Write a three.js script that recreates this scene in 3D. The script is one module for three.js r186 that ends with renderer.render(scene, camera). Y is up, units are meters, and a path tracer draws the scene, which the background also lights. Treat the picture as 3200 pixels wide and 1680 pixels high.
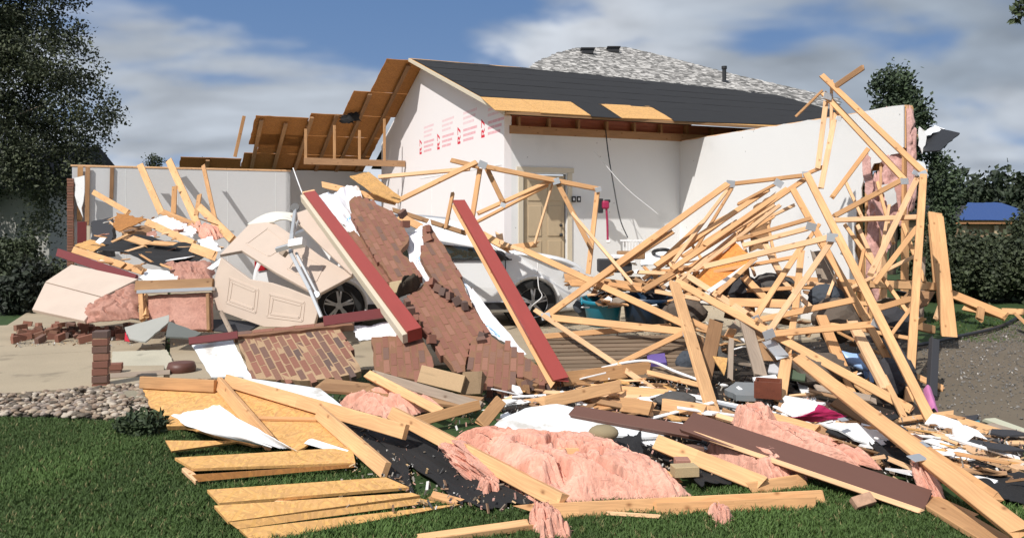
import * as THREE from 'three';
import { mergeGeometries } from 'three/addons/utils/BufferGeometryUtils.js';
import { RoundedBoxGeometry } from 'three/addons/geometries/RoundedBoxGeometry.js';

// ---------------------------------------------------------------- camera, sky, sun, exposure
const W = 1024, H = 537;
const FOC = 2512, EYE = 1.6, HZ = 690;            // focal length and horizon in photo pixels (3200 x 1680)
const scene = new THREE.Scene();
const camera = new THREE.PerspectiveCamera(2 * Math.atan(840 / FOC) * 180 / Math.PI, W / H, 0.1, 2000);
camera.position.set(0, EYE, 0);
camera.lookAt(0, EYE, -10);
camera.setViewOffset(W, H, 0, (840 - HZ) / 1680 * H, W, H);
const renderer = new THREE.WebGLRenderer({ antialias: true });
renderer.setSize(W, H);
renderer.toneMapping = THREE.LinearToneMapping;
renderer.toneMappingExposure = 0.93;
renderer.shadowMap.enabled = true;

const SUN = new THREE.Vector3(-0.55, 1.0, 0.8).normalize();
const sun = new THREE.DirectionalLight(new THREE.Color(1, 0.955, 0.9), 4.9);
sun.position.set(SUN.x * 60, SUN.y * 60, SUN.z * 60 - 12);
sun.target.position.set(0, 0, -12);
sun.castShadow = true;
sun.shadow.mapSize.set(4096, 4096);
Object.assign(sun.shadow.camera, { left: -22, right: 22, top: 22, bottom: -22, near: 1, far: 140 });
sun.shadow.bias = -0.0005;
scene.add(sun, sun.target);

// ---------------------------------------------------------------- random numbers and noise
function rng(seed) { let a = seed >>> 0; return () => { a = (a + 0x6D2B79F5) | 0; let t = Math.imul(a ^ (a >>> 15), 1 | a); t = (t + Math.imul(t ^ (t >>> 7), 61 | t)) ^ t; return ((t ^ (t >>> 14)) >>> 0) / 4294967296; }; }
const R = rng(20177);
const rr = (a, b) => a + (b - a) * R();
const pick = (a) => a[Math.floor(R() * a.length) % a.length];
function hash3(x, y, z) { let h = Math.imul(x, 374761393) ^ Math.imul(y, 668265263) ^ Math.imul(z, 1274126177); h = Math.imul(h ^ (h >>> 13), 1274126177); return ((h ^ (h >>> 16)) >>> 0) / 4294967296; }
const sm = (t) => t * t * (3 - 2 * t);
const lerp = (a, b, t) => a + (b - a) * t;
const clamp = (x, a = 0, b = 1) => Math.min(b, Math.max(a, x));
const sstep = (a, b, x) => sm(clamp((x - a) / (b - a)));
function noise3(x, y, z = 0) {
  const i = Math.floor(x), j = Math.floor(y), k = Math.floor(z), u = sm(x - i), v = sm(y - j), w = sm(z - k);
  const f = (a, b, c) => hash3(i + a, j + b, k + c);
  return lerp(lerp(lerp(f(0, 0, 0), f(1, 0, 0), u), lerp(f(0, 1, 0), f(1, 1, 0), u), v), lerp(lerp(f(0, 0, 1), f(1, 0, 1), u), lerp(f(0, 1, 1), f(1, 1, 1), u), v), w);
}
function fbm(x, y, z = 0, n = 5) { let s = 0, a = 0.5, t = 0; for (let i = 0; i < n; i++) { s += a * noise3(x, y, z); t += a; a *= 0.5; x = x * 2.03 + 17.1; y = y * 2.03 + 9.2; z = z * 2.03 + 3.3; } return s / t; }

// ---------------------------------------------------------------- the sky: blue air with wind-drawn cloud
{
  const w = 2048, h = 1024, data = new Float32Array(w * h * 4);
  // clear gaps and banks of cloud by direction: [azimuth from straight ahead, elevation, width, height, amount] in degrees
  const banks = [[-14, 15, 9, 2.6, -0.34], [-2, 14.6, 9, 3.2, -0.36], [-6, 10.5, 7, 2.4, -0.16], [-20, 9.6, 6, .8, -0.22], [-23, 12.4, 6, 1.4, 0.18], [-18, 10.2, 9, 0.8, 0.22],
    [-16, 6.2, 11, 3.4, 0.34], [-22, 13, 6, 2, 0.1], [-7, 6.4, 6, 3, 0.14], [10, 13, 9, 4, 0.3], [5, 12.6, 6, 2.4, 0.22], [17, 11.8, 3.2, 0.9, -0.26], [8, 12.2, 3.2, 0.7, -0.25], [26, 11.5, 3.4, 1.4, -0.2], [27, 7, 8, 4.5, 0.28], [18, 8, 9, 2.4, 0.14], [29, 14, 7, 3, 0.14], [-24, 2.2, 6, 1.4, -0.12]];
  for (let j = 0; j < h; j++) for (let i = 0; i < w; i++) {
    const th = ((j + 0.5) / h - 0.5) * Math.PI, ph = ((i + 0.5) / w - 0.5) * 2 * Math.PI;
    const dx = Math.cos(th) * Math.cos(ph), dy = Math.sin(th), dz = Math.cos(th) * Math.sin(ph);
    const o = (j * w + i) * 4;
    let r, g, b;
    if (dy < -0.02) { r = 0.16; g = 0.17; b = 0.12; } else {
      const e = Math.max(dy, 0), hz = Math.exp(-e * 5);
      r = lerp(0.072, 0.34, hz); g = lerp(0.18, 0.48, hz); b = lerp(0.42, 0.7, hz);
      const q = 1 / (e + 0.3), X = dx * q, Z = dz * q;
      const wx = fbm(X * 1.1 + 4, Z * 1.1, 1.7, 3) - 0.5, wz = fbm(X * 1.1, Z * 1.1 + 8, 5.1, 3) - 0.5;
      // streaks drawn out from left to right
      const big = fbm(X * 1.5 + wx * 1.2 + 3, Z * 2 + wz * 1.2 + 1, 2.2, 5), fine = fbm(X * 4.2 + wx * 3 + Z * 1.2, Z * 7 + wz * 3, 9.4, 6);
      let c = big * 0.5 + fine * 0.5 + .035;
      const az = Math.atan2(dx, -dz) * 57.2958, el = Math.asin(dy) * 57.2958;
      for (const [a0, e0, aw, eh, amt] of banks) { const u = (az - a0) / aw, v = (el - e0) / eh, k = u * u + v * v; if (k < 9) c += amt * 0.62 * Math.exp(-k); }
      const cov = sstep(0.41, 0.6, c) * 0.95;
      const thick = fbm(X * 1.4 + 11 + wx, Z * 2 + 2, 7.7, 5), lit = fbm(X * 5 + wx * 3, Z * 9 + wz * 3, 3.1, 5);
      const grey = sstep(0.42, 0.7, thick) * 0.55 + 0.45 * sstep(4, 30, az) * (1 - sstep(60, 120, az));
      let cr = lerp(0.72, 0.34, grey), cg = lerp(0.76, 0.395, grey), cb = lerp(0.82, 0.465, grey);
      const k = 0.56 + 0.9 * lit; cr *= k; cg *= k; cb *= k;
      r = lerp(r, cr, cov); g = lerp(g, cg, cov); b = lerp(b, cb, cov);
    }
    data[o] = r; data[o + 1] = g; data[o + 2] = b; data[o + 3] = 1;
  }
  const t = new THREE.DataTexture(data, w, h, THREE.RGBAFormat, THREE.FloatType);
  t.mapping = THREE.EquirectangularReflectionMapping; t.magFilter = THREE.LinearFilter; t.minFilter = THREE.LinearFilter; t.needsUpdate = true;
  scene.background = t; scene.environment = t;
}

// ---------------------------------------------------------------- naming and adding
const taken = new Map();
function numbered(n) { const k = taken.get(n) || 0; taken.set(n, k + 1); return k ? n + '_' + String(k).padStart(3, '0') : n; }
function put(o, name, label, category, group) { o.name = numbered(name); o.userData = { label, category }; if (group) o.userData.group = group; scene.add(o); return o; }
function struct(o, name, label) { o.name = numbered(name); o.userData = { kind: 'structure', label }; scene.add(o); return o; }
function stuff(o, name, label, category) { o.name = numbered(name); o.userData = { kind: 'stuff', label, category }; scene.add(o); return o; }
const V = (x, y, z) => new THREE.Vector3(x, y, z);
const P = (x, y, d) => V((x - 1600) / FOC * d, EYE - (y - HZ) / FOC * d, -d);        // the point seen at a place of the photograph, d metres ahead
const G = (x, y, h = 0) => P(x, y, (EYE - h) * FOC / (y - HZ));                        // the same, lying at height h
function plane3(a, b, c) {                                                            // the plane through three such points: gives the point at any other place on it
  const A = P(...a), n = P(...b).sub(A).cross(P(...c).sub(A)).normalize(), E = V(0, EYE, 0);
  if (n.dot(E.clone().sub(A)) < 0) n.negate();
  const f = (x, y, off = 0) => { const dir = P(x, y, 1).sub(E), k = A.clone().addScaledVector(n, off).sub(E).dot(n) / dir.dot(n); return E.clone().addScaledVector(dir, k); };
  f.n = n; f.at = A; return f;
}

// ---------------------------------------------------------------- textures
function dtex(w, h, fn, rx = 1, ry = 1, srgb = true) {
  const d = new Uint8Array(w * h * 4);
  for (let j = 0; j < h; j++) for (let i = 0; i < w; i++) { const c = fn(i / w, j / h, i, j), o = (j * w + i) * 4; d[o] = clamp(c[0]) * 255; d[o + 1] = clamp(c[1]) * 255; d[o + 2] = clamp(c[2]) * 255; d[o + 3] = 255; }
  const t = new THREE.DataTexture(d, w, h); t.wrapS = t.wrapT = THREE.RepeatWrapping; t.magFilter = THREE.LinearFilter; t.minFilter = THREE.LinearMipmapLinearFilter; t.generateMipmaps = true;
  if (srgb) t.colorSpace = THREE.SRGBColorSpace; t.repeat.set(rx, ry); t.needsUpdate = true; return t;
}
function ctex(w, h, draw, rx = 1, ry = 1) { const c = document.createElement('canvas'); c.width = w; c.height = h; draw(c.getContext('2d'), w, h); const t = new THREE.CanvasTexture(c); t.wrapS = t.wrapT = THREE.RepeatWrapping; t.colorSpace = THREE.SRGBColorSpace; t.repeat.set(rx, ry); return t; }
const tile = (f, u, v, s) => { const a = f(u * s, v * s), b = f((u - 1) * s, v * s), c = f(u * s, (v - 1) * s), d = f((u - 1) * s, (v - 1) * s); return lerp(lerp(a, b, u), lerp(c, d, u), v); };

const T = {};
T.grain = dtex(256, 1024, (u, v) => {                      // u across the board, v along it
  const wv = fbm(u * 3, v * 2.5, 0, 3), ring = 0.5 + 0.5 * Math.sin((u * 9 + wv * 6) * 6.283);
  const fib = noise3(u * 120, v * 9, 4), big = fbm(u * 2 + 7, v * 4, 2, 3);
  let s = 0.87 + 0.05 * ring + 0.07 * (fib - 0.5) + 0.16 * (big - 0.5);
  let k = 0; for (const [a, b] of [[.3, .2], [.72, .48], [.2, .81], [.6, .93]]) { const dx = (u - a) * 13, dy = (v - b) * 52; k = Math.max(k, Math.exp(-(dx * dx + dy * dy) * 3)); }
  s -= k * 0.26;
  return [s + .05, s * (0.985 - k * .05), s * (0.94 - k * .1)];
});
T.osb = ctex(1024, 1024, (c, w, h) => {
  c.fillStyle = '#d6ac6c'; c.fillRect(0, 0, w, h); const q = rng(5);
  for (let i = 0; i < 7000; i++) {
    const x = q() * w, y = q() * h, l = 14 + q() * 46, t = 5 + q() * 13, a = q() * Math.PI, s = 0.87 + q() * 0.22;
    c.fillStyle = `rgba(${Math.min(255, 214 * s + 6) | 0},${172 * s | 0},${108 * s * (0.94 + q() * .12) | 0},0.6)`;
    for (const ox of [0, x < 100 ? w : x > w - 100 ? -w : 0]) for (const oy of [0, y < 100 ? h : y > h - 100 ? -h : 0]) { c.save(); c.translate(x + ox, y + oy); c.rotate(a); c.beginPath(); c.moveTo(-l, -t * .3); c.lineTo(-l * .6, -t / 2); c.lineTo(l * .8, -t / 2); c.lineTo(l, t * .2); c.lineTo(l * .5, t / 2); c.lineTo(-l * .8, t / 2); c.closePath(); c.fill(); c.restore(); if (!ox && !oy) continue; }
  }
}, 1 / 1.1, 1 / 1.1);
T.felt = dtex(512, 512, (u, v) => { const s = 0.15 + 0.05 * (tile((x, y) => fbm(x, y, 1, 4), u, v, 8) - .5) + (hash3(u * 512 | 0, v * 512 | 0, 1) > .994 ? .18 : 0) + .035 * (hash3(u * 512 | 0, v * 512 | 0, 5) - .5); return [s, s, s * 1.03]; }, 0.8, 0.8);
T.wall = dtex(512, 512, (u, v) => { const s = 0.9 + .035 * (tile((x, y) => fbm(x, y, 6, 5), u, v, 6) - .5) + .012 * (hash3(u * 512 | 0, v * 512 | 0, 2) - .5); const st = sstep(.6, .8, tile((x, y) => fbm(x, y, 77, 5), u, v, 4)) * .07, nd = hash3(Math.floor(u * 512 / 3), Math.floor(v * 512 / 3), 7) > .9992 ? .2 : 0, t = s - st - nd; return [t * .975, t * .975, t * .97]; }, 0.3, 0.3);
T.conc = dtex(512, 512, (u, v) => { const s = 0.74 + .14 * (tile((x, y) => fbm(x, y, 3, 5), u, v, 5) - .5) + .07 * (hash3(u * 512 | 0, v * 512 | 0, 3) - .5) - .12 * sstep(.62, .75, tile((x, y) => fbm(x + 9, y, 8, 4), u, v, 9)); return [s, s * .945, s * .84]; }, 0.4, 0.4);
T.soil = dtex(512, 512, (u, v) => { const s = 0.37 + .25 * (tile((x, y) => fbm(x, y, 4, 6), u, v, 14) - .5) + .1 * (hash3(u * 512 | 0, v * 512 | 0, 4) - .5); return [s, s * .93, s * .86]; }, 0.9, 0.9);
T.turf = dtex(512, 512, (u, v) => { const n = tile((x, y) => fbm(x, y, 11, 5), u, v, 12), s = 0.22 + .14 * (n - .5) + .08 * (hash3(u * 512 | 0, v * 512 | 0, 6) - .5); return [s * .82, s * 1.25, s * .45]; }, 0.7, 0.7);
T.brick = dtex(256, 256, (u, v) => { const n = tile((x, y) => fbm(x, y, 21, 5), u, v, 7), s = 0.86 + .28 * (n - .5) + .16 * (hash3(u * 256 | 0, v * 256 | 0, 8) - .5); return [s, s * .98, s * .96]; }, 4, 4);
T.fluff = dtex(512, 512, (u, v) => { const n = tile((x, y) => fbm(x, y, 31, 4), u, v, 7), f = tile((x, y) => { const a = fbm(x, y, 2, 2) * 3; return 1 - Math.abs(2 * fbm(x * 3 + a, y * 3 - a, 5, 3) - 1); }, u, v, 9), h = hash3(u * 512 | 0, v * 512 | 0, 15), s = 0.76 + .2 * (n - .5) + .3 * (f - .6) + .06 * (h - .5); return [s + .05, s * (.95 + .1 * (n - .5)), s * (.93 + .14 * (n - .5))]; }, 1.1, 1.1);
T.bark = dtex(128, 256, (u, v) => { const s = 0.7 + .4 * (tile((x, y) => fbm(x * 2, y * .6, 41, 4), u, v, 8) - .5) - (fbm(u * 4, v * 30, 2, 2) > .62 ? .35 : 0); return [s, s * .97, s * .9]; }, 3, 1);
T.paint = dtex(256, 256, (u, v) => { const s = 0.93 + .07 * (tile((x, y) => fbm(x, y, 51, 5), u, v, 7) - .5) + .02 * (hash3(u * 256 | 0, v * 256 | 0, 9) - .5); return [s, s, s]; }, 0.8, 0.8);
T.dirty = dtex(512, 512, (u, v) => { const n = tile((x, y) => fbm(x, y, 61, 6), u, v, 7), k = sstep(.56, .7, n) * .16, p = hash3(u * 512 | 0, v * 512 | 0, 12) > .997 ? .3 : 0, s = .93 - k - p; return [s, s * (1 - k * .25), s * (1 - k * .5)]; }, 0.9, 0.9);
// weather wrap with its print: blue rings and grey-blue lines of print
T.wrap = ctex(512, 512, (c, w, h) => {
  c.fillStyle = '#ece9ea'; c.fillRect(0, 0, w, h); const q = rng(9);
  for (let i = 0; i < 500; i++) { c.fillStyle = `rgba(${q() > .5 ? '255,255,255' : '190,190,200'},${q() * .12})`; c.beginPath(); c.arc(q() * w, q() * h, 6 + q() * 40, 0, 7); c.fill(); }
  for (const [x, y] of [[150, 150], [400, 390]]) {
    c.lineWidth = 9; c.strokeStyle = '#6fb4dc'; c.beginPath(); c.arc(x, y, 30, 0, 7); c.stroke(); c.fillStyle = '#4d93c6'; c.beginPath(); c.ellipse(x + 5, y + 4, 20, 12, -.5, 0, 7); c.fill();
    c.fillStyle = '#7d93ad'; for (let k = 0; k < 3; k++) for (let m = 0; m < 7; m++) c.fillRect(x - 70 + m * 22, y - 78 + k * 16, 14, 7);
  }
}, 1 / 0.9, 1 / 0.9);
// the pink and red print on the gable wrap (u along the wall, v up)
function gablePrint(c, w, h) {
  c.fillStyle = '#eae5e5'; c.fillRect(0, 0, w, h);
  const row = (y, n, a) => { for (let k = 0; k < n; k++) { const x = (k + .15) * w / n; c.fillStyle = `rgba(214,70,92,${a})`; const L = w / n * .56; for (let m = 0; m < 3; m++) { let xx = x + w / n * .27; while (xx < x + w / n * .27 + L * (1 - m * .12)) { const l = 4 + R() * 9; c.fillRect(xx, y + m * 22, l, 11); xx += l + 4; } }
    if (a > .4) { c.save(); c.translate(x + 30, y + 62); c.rotate(-Math.PI / 2); c.fillStyle = '#d2283e'; c.font = 'bold 72px sans-serif'; c.fillText('R7', -4, 26); c.restore(); } } };
  row(h * .53, 4, .5); row(h * .24, 4, .24);
}

// ---------------------------------------------------------------- materials
const M = {};
const mat = (o) => new THREE.MeshStandardMaterial({ roughness: .85, metalness: 0, side: THREE.DoubleSide, ...o });
const lin = (r, g, b) => new THREE.Color().setRGB(r, g, b);
M.lumber = [[.78, .53, .28], [.75, .49, .25], [.85, .62, .38], [.68, .43, .21], [.78, .57, .35], [.56, .36, .18]].map((c) => mat({ color: lin(...c), map: T.grain, bumpMap: T.grain, bumpScale: .0012 }));
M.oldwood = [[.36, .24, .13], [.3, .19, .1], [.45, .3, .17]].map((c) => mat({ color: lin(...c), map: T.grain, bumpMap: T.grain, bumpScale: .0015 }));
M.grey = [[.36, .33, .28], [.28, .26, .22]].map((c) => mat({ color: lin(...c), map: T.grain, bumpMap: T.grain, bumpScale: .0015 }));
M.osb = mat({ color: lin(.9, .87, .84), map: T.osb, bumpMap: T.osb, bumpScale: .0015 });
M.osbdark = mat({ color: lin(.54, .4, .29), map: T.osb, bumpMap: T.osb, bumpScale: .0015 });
M.felt = mat({ color: lin(.62, .6, .6), map: T.felt, bumpMap: T.felt, bumpScale: .002, roughness: .9 });
M.board = mat({ color: lin(.8, .81, .83), map: T.wall, roughness: .85 });
M.gravel = mat({ color: lin(.28, .255, .23), map: T.conc, bumpMap: T.conc, bumpScale: .006, roughness: .95 });
M.wall = mat({ color: lin(1, 1, 1), map: T.wall, roughness: .8 });
M.white = mat({ color: lin(.98, .98, .98), map: T.dirty, roughness: .7 });
M.drywall = mat({ color: lin(.92, .95, .95), map: T.dirty, roughness: .85 });
M.wrap = mat({ color: lin(1, 1, 1), map: T.wrap, roughness: .6 });
M.conc = mat({ color: lin(.76, .71, .64), map: T.conc, bumpMap: T.conc, bumpScale: .003 });
M.concrete2 = mat({ color: lin(.95, 1, 1), map: T.conc });
M.soil = mat({ color: lin(.85, .85, .85), map: T.soil, bumpMap: T.soil, bumpScale: .01, roughness: .95 });
M.turf = mat({ color: lin(.9, .9, .9), map: T.turf, roughness: .95 });
M.red = mat({ color: lin(.36, .058, .045), map: T.paint, roughness: .45 });
M.maroon = mat({ color: lin(.2, .035, .035), map: T.paint, roughness: .5 });
M.brown = mat({ color: lin(.15, .068, .048), map: T.paint, roughness: .55 });
M.beige = mat({ color: lin(.68, .55, .45), map: T.paint, roughness: .5 });
M.cream = mat({ color: lin(.72, .63, .48), map: T.paint, roughness: .55 });
M.tan = mat({ color: lin(.58, .45, .29), map: T.paint, roughness: .5 });
M.metal = mat({ color: lin(.62, .64, .66), metalness: .85, roughness: .38 });
M.zinc = mat({ color: lin(.5, .52, .54), metalness: .6, roughness: .5 });
M.black = mat({ color: lin(.02, .02, .022), roughness: .5 });
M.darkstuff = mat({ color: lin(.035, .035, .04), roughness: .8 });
M.mortar2 = mat({ color: lin(.47, .27, .2), map: T.conc, roughness: .95 });
M.mortar = mat({ color: lin(.8, .6, .46), map: T.conc, roughness: .95 });
M.brick = [[.34, .155, .11], [.37, .17, .12], [.31, .14, .1], [.24, .14, .11], [.17, .115, .1], [.4, .2, .14], [.32, .17, .12]].map((c) => mat({ color: lin(...c), map: T.brick, roughness: .9 }));
M.fluff = new THREE.MeshPhysicalMaterial({ side: THREE.DoubleSide, sheen: .6, sheenRoughness: .9, sheenColor: lin(.9, .6, .5), color: lin(1, .66, .51), map: T.fluff, bumpMap: T.fluff, bumpScale: .02, roughness: 1 });
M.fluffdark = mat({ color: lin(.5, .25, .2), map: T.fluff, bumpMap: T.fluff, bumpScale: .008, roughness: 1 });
M.batt = mat({ color: lin(.78, .58, .54), map: T.fluff, bumpMap: T.fluff, bumpScale: .006, roughness: 1 });
M.kraft = mat({ color: lin(.56, .36, .28), map: T.fluff, bumpMap: T.fluff, bumpScale: .004, roughness: .8 });

// ---------------------------------------------------------------- shapes
// a sawn board along its own y axis, edges eased; jag > 0 splinters an end
function barGeo(L, w, t, ja = 0, jb = 0, q = R) {
  const c = Math.min(.004, w * .1, t * .15), hw = w / 2, ht = t / 2;
  const ring = [[hw - c, ht], [hw, ht - c], [hw, -ht + c], [hw - c, -ht], [-hw + c, -ht], [-hw, -ht + c], [-hw, ht - c], [-hw + c, ht]];
  const ea = ring.map(() => -L / 2 + (ja ? (q() - .15) * ja : 0)), eb = ring.map(() => L / 2 - (jb ? (q() - .15) * jb : 0));
  const pos = [], uv = [], u0 = q() * 3, v0 = q() * 3;
  let per = 0; const pr = ring.map((p, i) => { const r = per, n = ring[(i + 1) % 8]; per += Math.hypot(n[0] - p[0], n[1] - p[1]); return r; });
  const vtx = (i, y, s) => { pos.push(ring[i % 8][0], y, ring[i % 8][1]); uv.push(u0 + (s === undefined ? pr[i % 8] : s) / .24, v0 + y / 1.4); };
  for (let i = 0; i < 8; i++) { const n = (i + 1) % 8, s1 = i === 7 ? per : pr[n]; vtx(i, ea[i]); vtx(n, ea[n], s1); vtx(n, eb[n], s1); vtx(i, ea[i]); vtx(n, eb[n], s1); vtx(i, eb[i]); }
  for (let i = 1; i < 7; i++) { vtx(0, ea[0]); vtx(i + 1, ea[i + 1]); vtx(i, ea[i]); vtx(0, eb[0]); vtx(i, eb[i]); vtx(i + 1, eb[i + 1]); }
  const g = new THREE.BufferGeometry(); g.setAttribute('position', new THREE.Float32BufferAttribute(pos, 3)); g.setAttribute('uv', new THREE.Float32BufferAttribute(uv, 2)); g.computeVertexNormals(); return g;
}
function barMesh(a, b, w, t, m, o = {}) {               // its wide face looks along o.face (towards the camera side by default)
  const ax = b.clone().sub(a), L = ax.length(); ax.normalize();
  const z = (o.face || V(0, .25, 1)).clone(); z.addScaledVector(ax, -z.dot(ax)).normalize();
  const x = new THREE.Vector3().crossVectors(ax, z);
  const k = new THREE.Mesh(barGeo(L, w, t, o.ja || 0, o.jb || 0), m);
  k.quaternion.setFromRotationMatrix(new THREE.Matrix4().makeBasis(x, ax, z)); k.position.copy(a).lerp(b, .5); return k;
}
// a flat panel with thickness, from its outline in space; rag > 0 breaks the outline
function panelMesh(pts, th, m, o = {}) {
  const c = pts.reduce((s, p) => s.add(p), V(0, 0, 0)).divideScalar(pts.length), n = V(0, 0, 0);
  pts.forEach((p, i) => { const q = pts[(i + 1) % pts.length]; n.x += (p.y - q.y) * (p.z + q.z); n.y += (p.z - q.z) * (p.x + q.x); n.z += (p.x - q.x) * (p.y + q.y); });
  n.normalize(); const toCam = V(0, EYE, 0).sub(c); if (n.dot(toCam) < 0) n.negate();
  const x = (o.along ? o.along.clone() : pts[1].clone().sub(pts[0])); x.addScaledVector(n, -x.dot(n)).normalize(); const y = new THREE.Vector3().crossVectors(n, x);
  let flat = pts.map((p) => { const d = p.clone().sub(c); return [d.dot(x), d.dot(y)]; });
  if (o.rag) { const out = []; flat.forEach((p, i) => { const q = flat[(i + 1) % flat.length], L = Math.hypot(q[0] - p[0], q[1] - p[1]), k = o.ragEdges && !o.ragEdges.includes(i) ? 1 : Math.max(1, Math.round(L / (o.ragStep || .07))); for (let s = 0; s < k; s++) { const f = s / k, e = k > 1 && s ? o.rag : 0; out.push([lerp(p[0], q[0], f) + (R() - .5) * 2 * e, lerp(p[1], q[1], f) + (R() - .5) * 2 * e]); } }); flat = out; }
  const sh = new THREE.Shape(flat.map((p) => new THREE.Vector2(p[0], p[1])));
  if (o.holes) for (const hp of o.holes) sh.holes.push(new THREE.Path(hp.map((p) => { const d = p.clone().sub(c); return new THREE.Vector2(d.dot(x), d.dot(y)); })));
  const g = new THREE.ExtrudeGeometry(sh, { depth: th, bevelEnabled: !!o.bevel, bevelSize: o.bevel || 0, bevelThickness: o.bevel || 0, bevelSegments: 1 }); g.translate(0, 0, -th);
  const k = new THREE.Mesh(g, m); k.quaternion.setFromRotationMatrix(new THREE.Matrix4().makeBasis(x, y, n)); k.position.copy(c); return k;
}
// a limp sheet between four corners, with thickness; bump(u, v) lifts it along its normal
function clothMesh(c00, c10, c11, c01, nu, nv, th, m, bump, o = {}) {
  const n = new THREE.Vector3().crossVectors(c10.clone().sub(c00), c01.clone().sub(c00)).normalize(); if (n.dot(V(0, EYE, 0).sub(c00)) < 0) n.negate();
  const base = c00.clone().add(c10).add(c11).add(c01).divideScalar(4), Lu = c10.distanceTo(c00), Lv = c01.distanceTo(c00);
  const pos = [], uv = [], idx = [], e = o.rag || 0;
  for (const s of [0, 1]) for (let j = 0; j <= nv; j++) for (let i = 0; i <= nu; i++) {
    let u = i / nu, v = j / nv;
    if (e) { const u0 = u, v0 = v, k = (a, b) => (fbm(a * 6, b + base.x, 5.3, 4) - .5) * 3.4 * e; u += k(v0, 1) * Math.pow(1 - u0, 6) + k(v0, 9) * u0 ** 6; v += k(u0, 21) * Math.pow(1 - v0, 6) + k(u0, 33) * v0 ** 6; }
    const p = c00.clone().lerp(c10, u).lerp(c01.clone().lerp(c11, u), v).addScaledVector(n, bump(i / nu, j / nv) - s * th).sub(base);
    pos.push(p.x, p.y, p.z); uv.push(u * Lu + (o.u0 || 0), v * Lv + (o.v0 || 0));
  }
  const N = (nu + 1) * (nv + 1), id = (i, j) => j * (nu + 1) + i;
  if (o.arc) {         // lay the pattern by length over the lumps, so that it does not stretch on their sides
    const D = (p, q) => Math.hypot(pos[p * 3] - pos[q * 3], pos[p * 3 + 1] - pos[q * 3 + 1], pos[p * 3 + 2] - pos[q * 3 + 2]);
    for (let j = 1, l = 0; j <= nv; j++) { let m = 0; for (let i = 0; i <= nu; i++) m += D(id(i, j), id(i, j - 1)); l += m / (nu + 1); for (let i = 0; i <= nu; i++) uv[id(i, j) * 2 + 1] = l + (o.v0 || 0); }
    for (let i = 1, l = 0; i <= nu; i++) { let m = 0; for (let j = 0; j <= nv; j++) m += D(id(i, j), id(i - 1, j)); l += m / (nv + 1); for (let j = 0; j <= nv; j++) uv[id(i, j) * 2] = l * .85 + (o.u0 || 0); }
  }
  for (let j = 0; j < nv; j++) for (let i = 0; i < nu; i++) { const a = id(i, j), b = id(i + 1, j), c = id(i + 1, j + 1), d = id(i, j + 1); idx.push(a, b, c, a, c, d, N + a, N + c, N + b, N + a, N + d, N + c); }
  const rim = []; for (let i = 0; i < nu; i++) rim.push([id(i, 0), id(i + 1, 0)]); for (let j = 0; j < nv; j++) rim.push([id(nu, j), id(nu, j + 1)]); for (let i = nu; i > 0; i--) rim.push([id(i, nv), id(i - 1, nv)]); for (let j = nv; j > 0; j--) rim.push([id(0, j), id(0, j - 1)]);
  for (const [a, b] of rim) idx.push(a, N + b, b, a, N + a, N + b);
  const g = new THREE.BufferGeometry(); g.setAttribute('position', new THREE.Float32BufferAttribute(pos, 3)); g.setAttribute('uv', new THREE.Float32BufferAttribute(uv, 2)); g.setIndex(idx); g.computeVertexNormals();
  const k = new THREE.Mesh(g, m); k.position.copy(base); return k;
}
// a heap of glass-wool: lumps over an outline lying on a plane
function woolMesh(quad, hgt, m, seed, o = {}) {
  const [a, b, c, d] = quad;
  return clothMesh(a, b, c, d, o.nu || 90, o.nv || 60, .01, m, (u, v) => {
    const e = Math.min(u, 1 - u, v, 1 - v), edge = 1 - Math.pow(1 - clamp(e * (2.6 + 4 * fbm(u * 4 + seed, v * 4, seed + 11, 2))), 2), X = u * (o.sx || 1), Y = v * (o.sy || 1);
    const wx = fbm(X * 4 + 3, Y * 4, seed, 3) - .5, wy = fbm(X * 4, Y * 4 + 7, seed + 2, 3) - .5;
    const f = fbm(X * 3.6 + wx * 1.6 + seed, Y * 3.2 + wy * 1.6, seed, 3), fold = Math.abs(fbm(X * 2.8 + wx * 2.4 + 9, Y * 2.6 + wy * 2.4, seed + 4, 2) - .5) * 2, curl = Math.abs(fbm(X * 9 + wx * 5, Y * 8 + wy * 5, seed + 8, 2) - .5) * 2;
    return hgt * edge * (.2 + .5 * f + 1.25 * Math.min(fold * 2.8, .75) + .16 * Math.min(curl * 2, .6)) - .01;
  }, { rag: o.rag === undefined ? .07 : o.rag, u0: seed, arc: true });
}
const child = (parent, mesh, name, label) => { mesh.name = name; if (label) mesh.userData.label = label; parent.add(mesh); return mesh; };
const childAt = (parent, mesh, name, label) => { mesh.position.sub(parent.position); return child(parent, mesh, name, label); };
const grp = (p) => { const g = new THREE.Group(); g.position.copy(p); return g; };
const box = (w, h, d, x, y, z) => { const g = new THREE.BoxGeometry(w, h, d); g.translate(x, y, z); return g; };
const rbox = (w, h, d, r, x, y, z) => { const g = new RoundedBoxGeometry(w, h, d, 2, r); g.translate(x, y, z); return g; };
const tubeGeo = (pts, r, seg = 24, rad = 8) => new THREE.TubeGeometry(new THREE.CatmullRomCurve3(pts), seg, r, rad, false);
const mesh = (g, m) => new THREE.Mesh(g, m);

// ================================================================ THE SETTING
const HA = 23 * Math.PI / 180, U = V(Math.cos(HA), 0, -Math.sin(HA)), N = V(Math.sin(HA), 0, Math.cos(HA));   // the house: U along its eaves, N towards the street
const C1 = V(-.14, 0, -14.5);
const hp = (x, y, z) => C1.clone().addScaledVector(U, x).addScaledVector(N, z).setY(y);
const toLocal = (p) => { const d = p.clone().sub(C1); return V(d.dot(U), p.y, d.dot(N)); };

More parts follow.
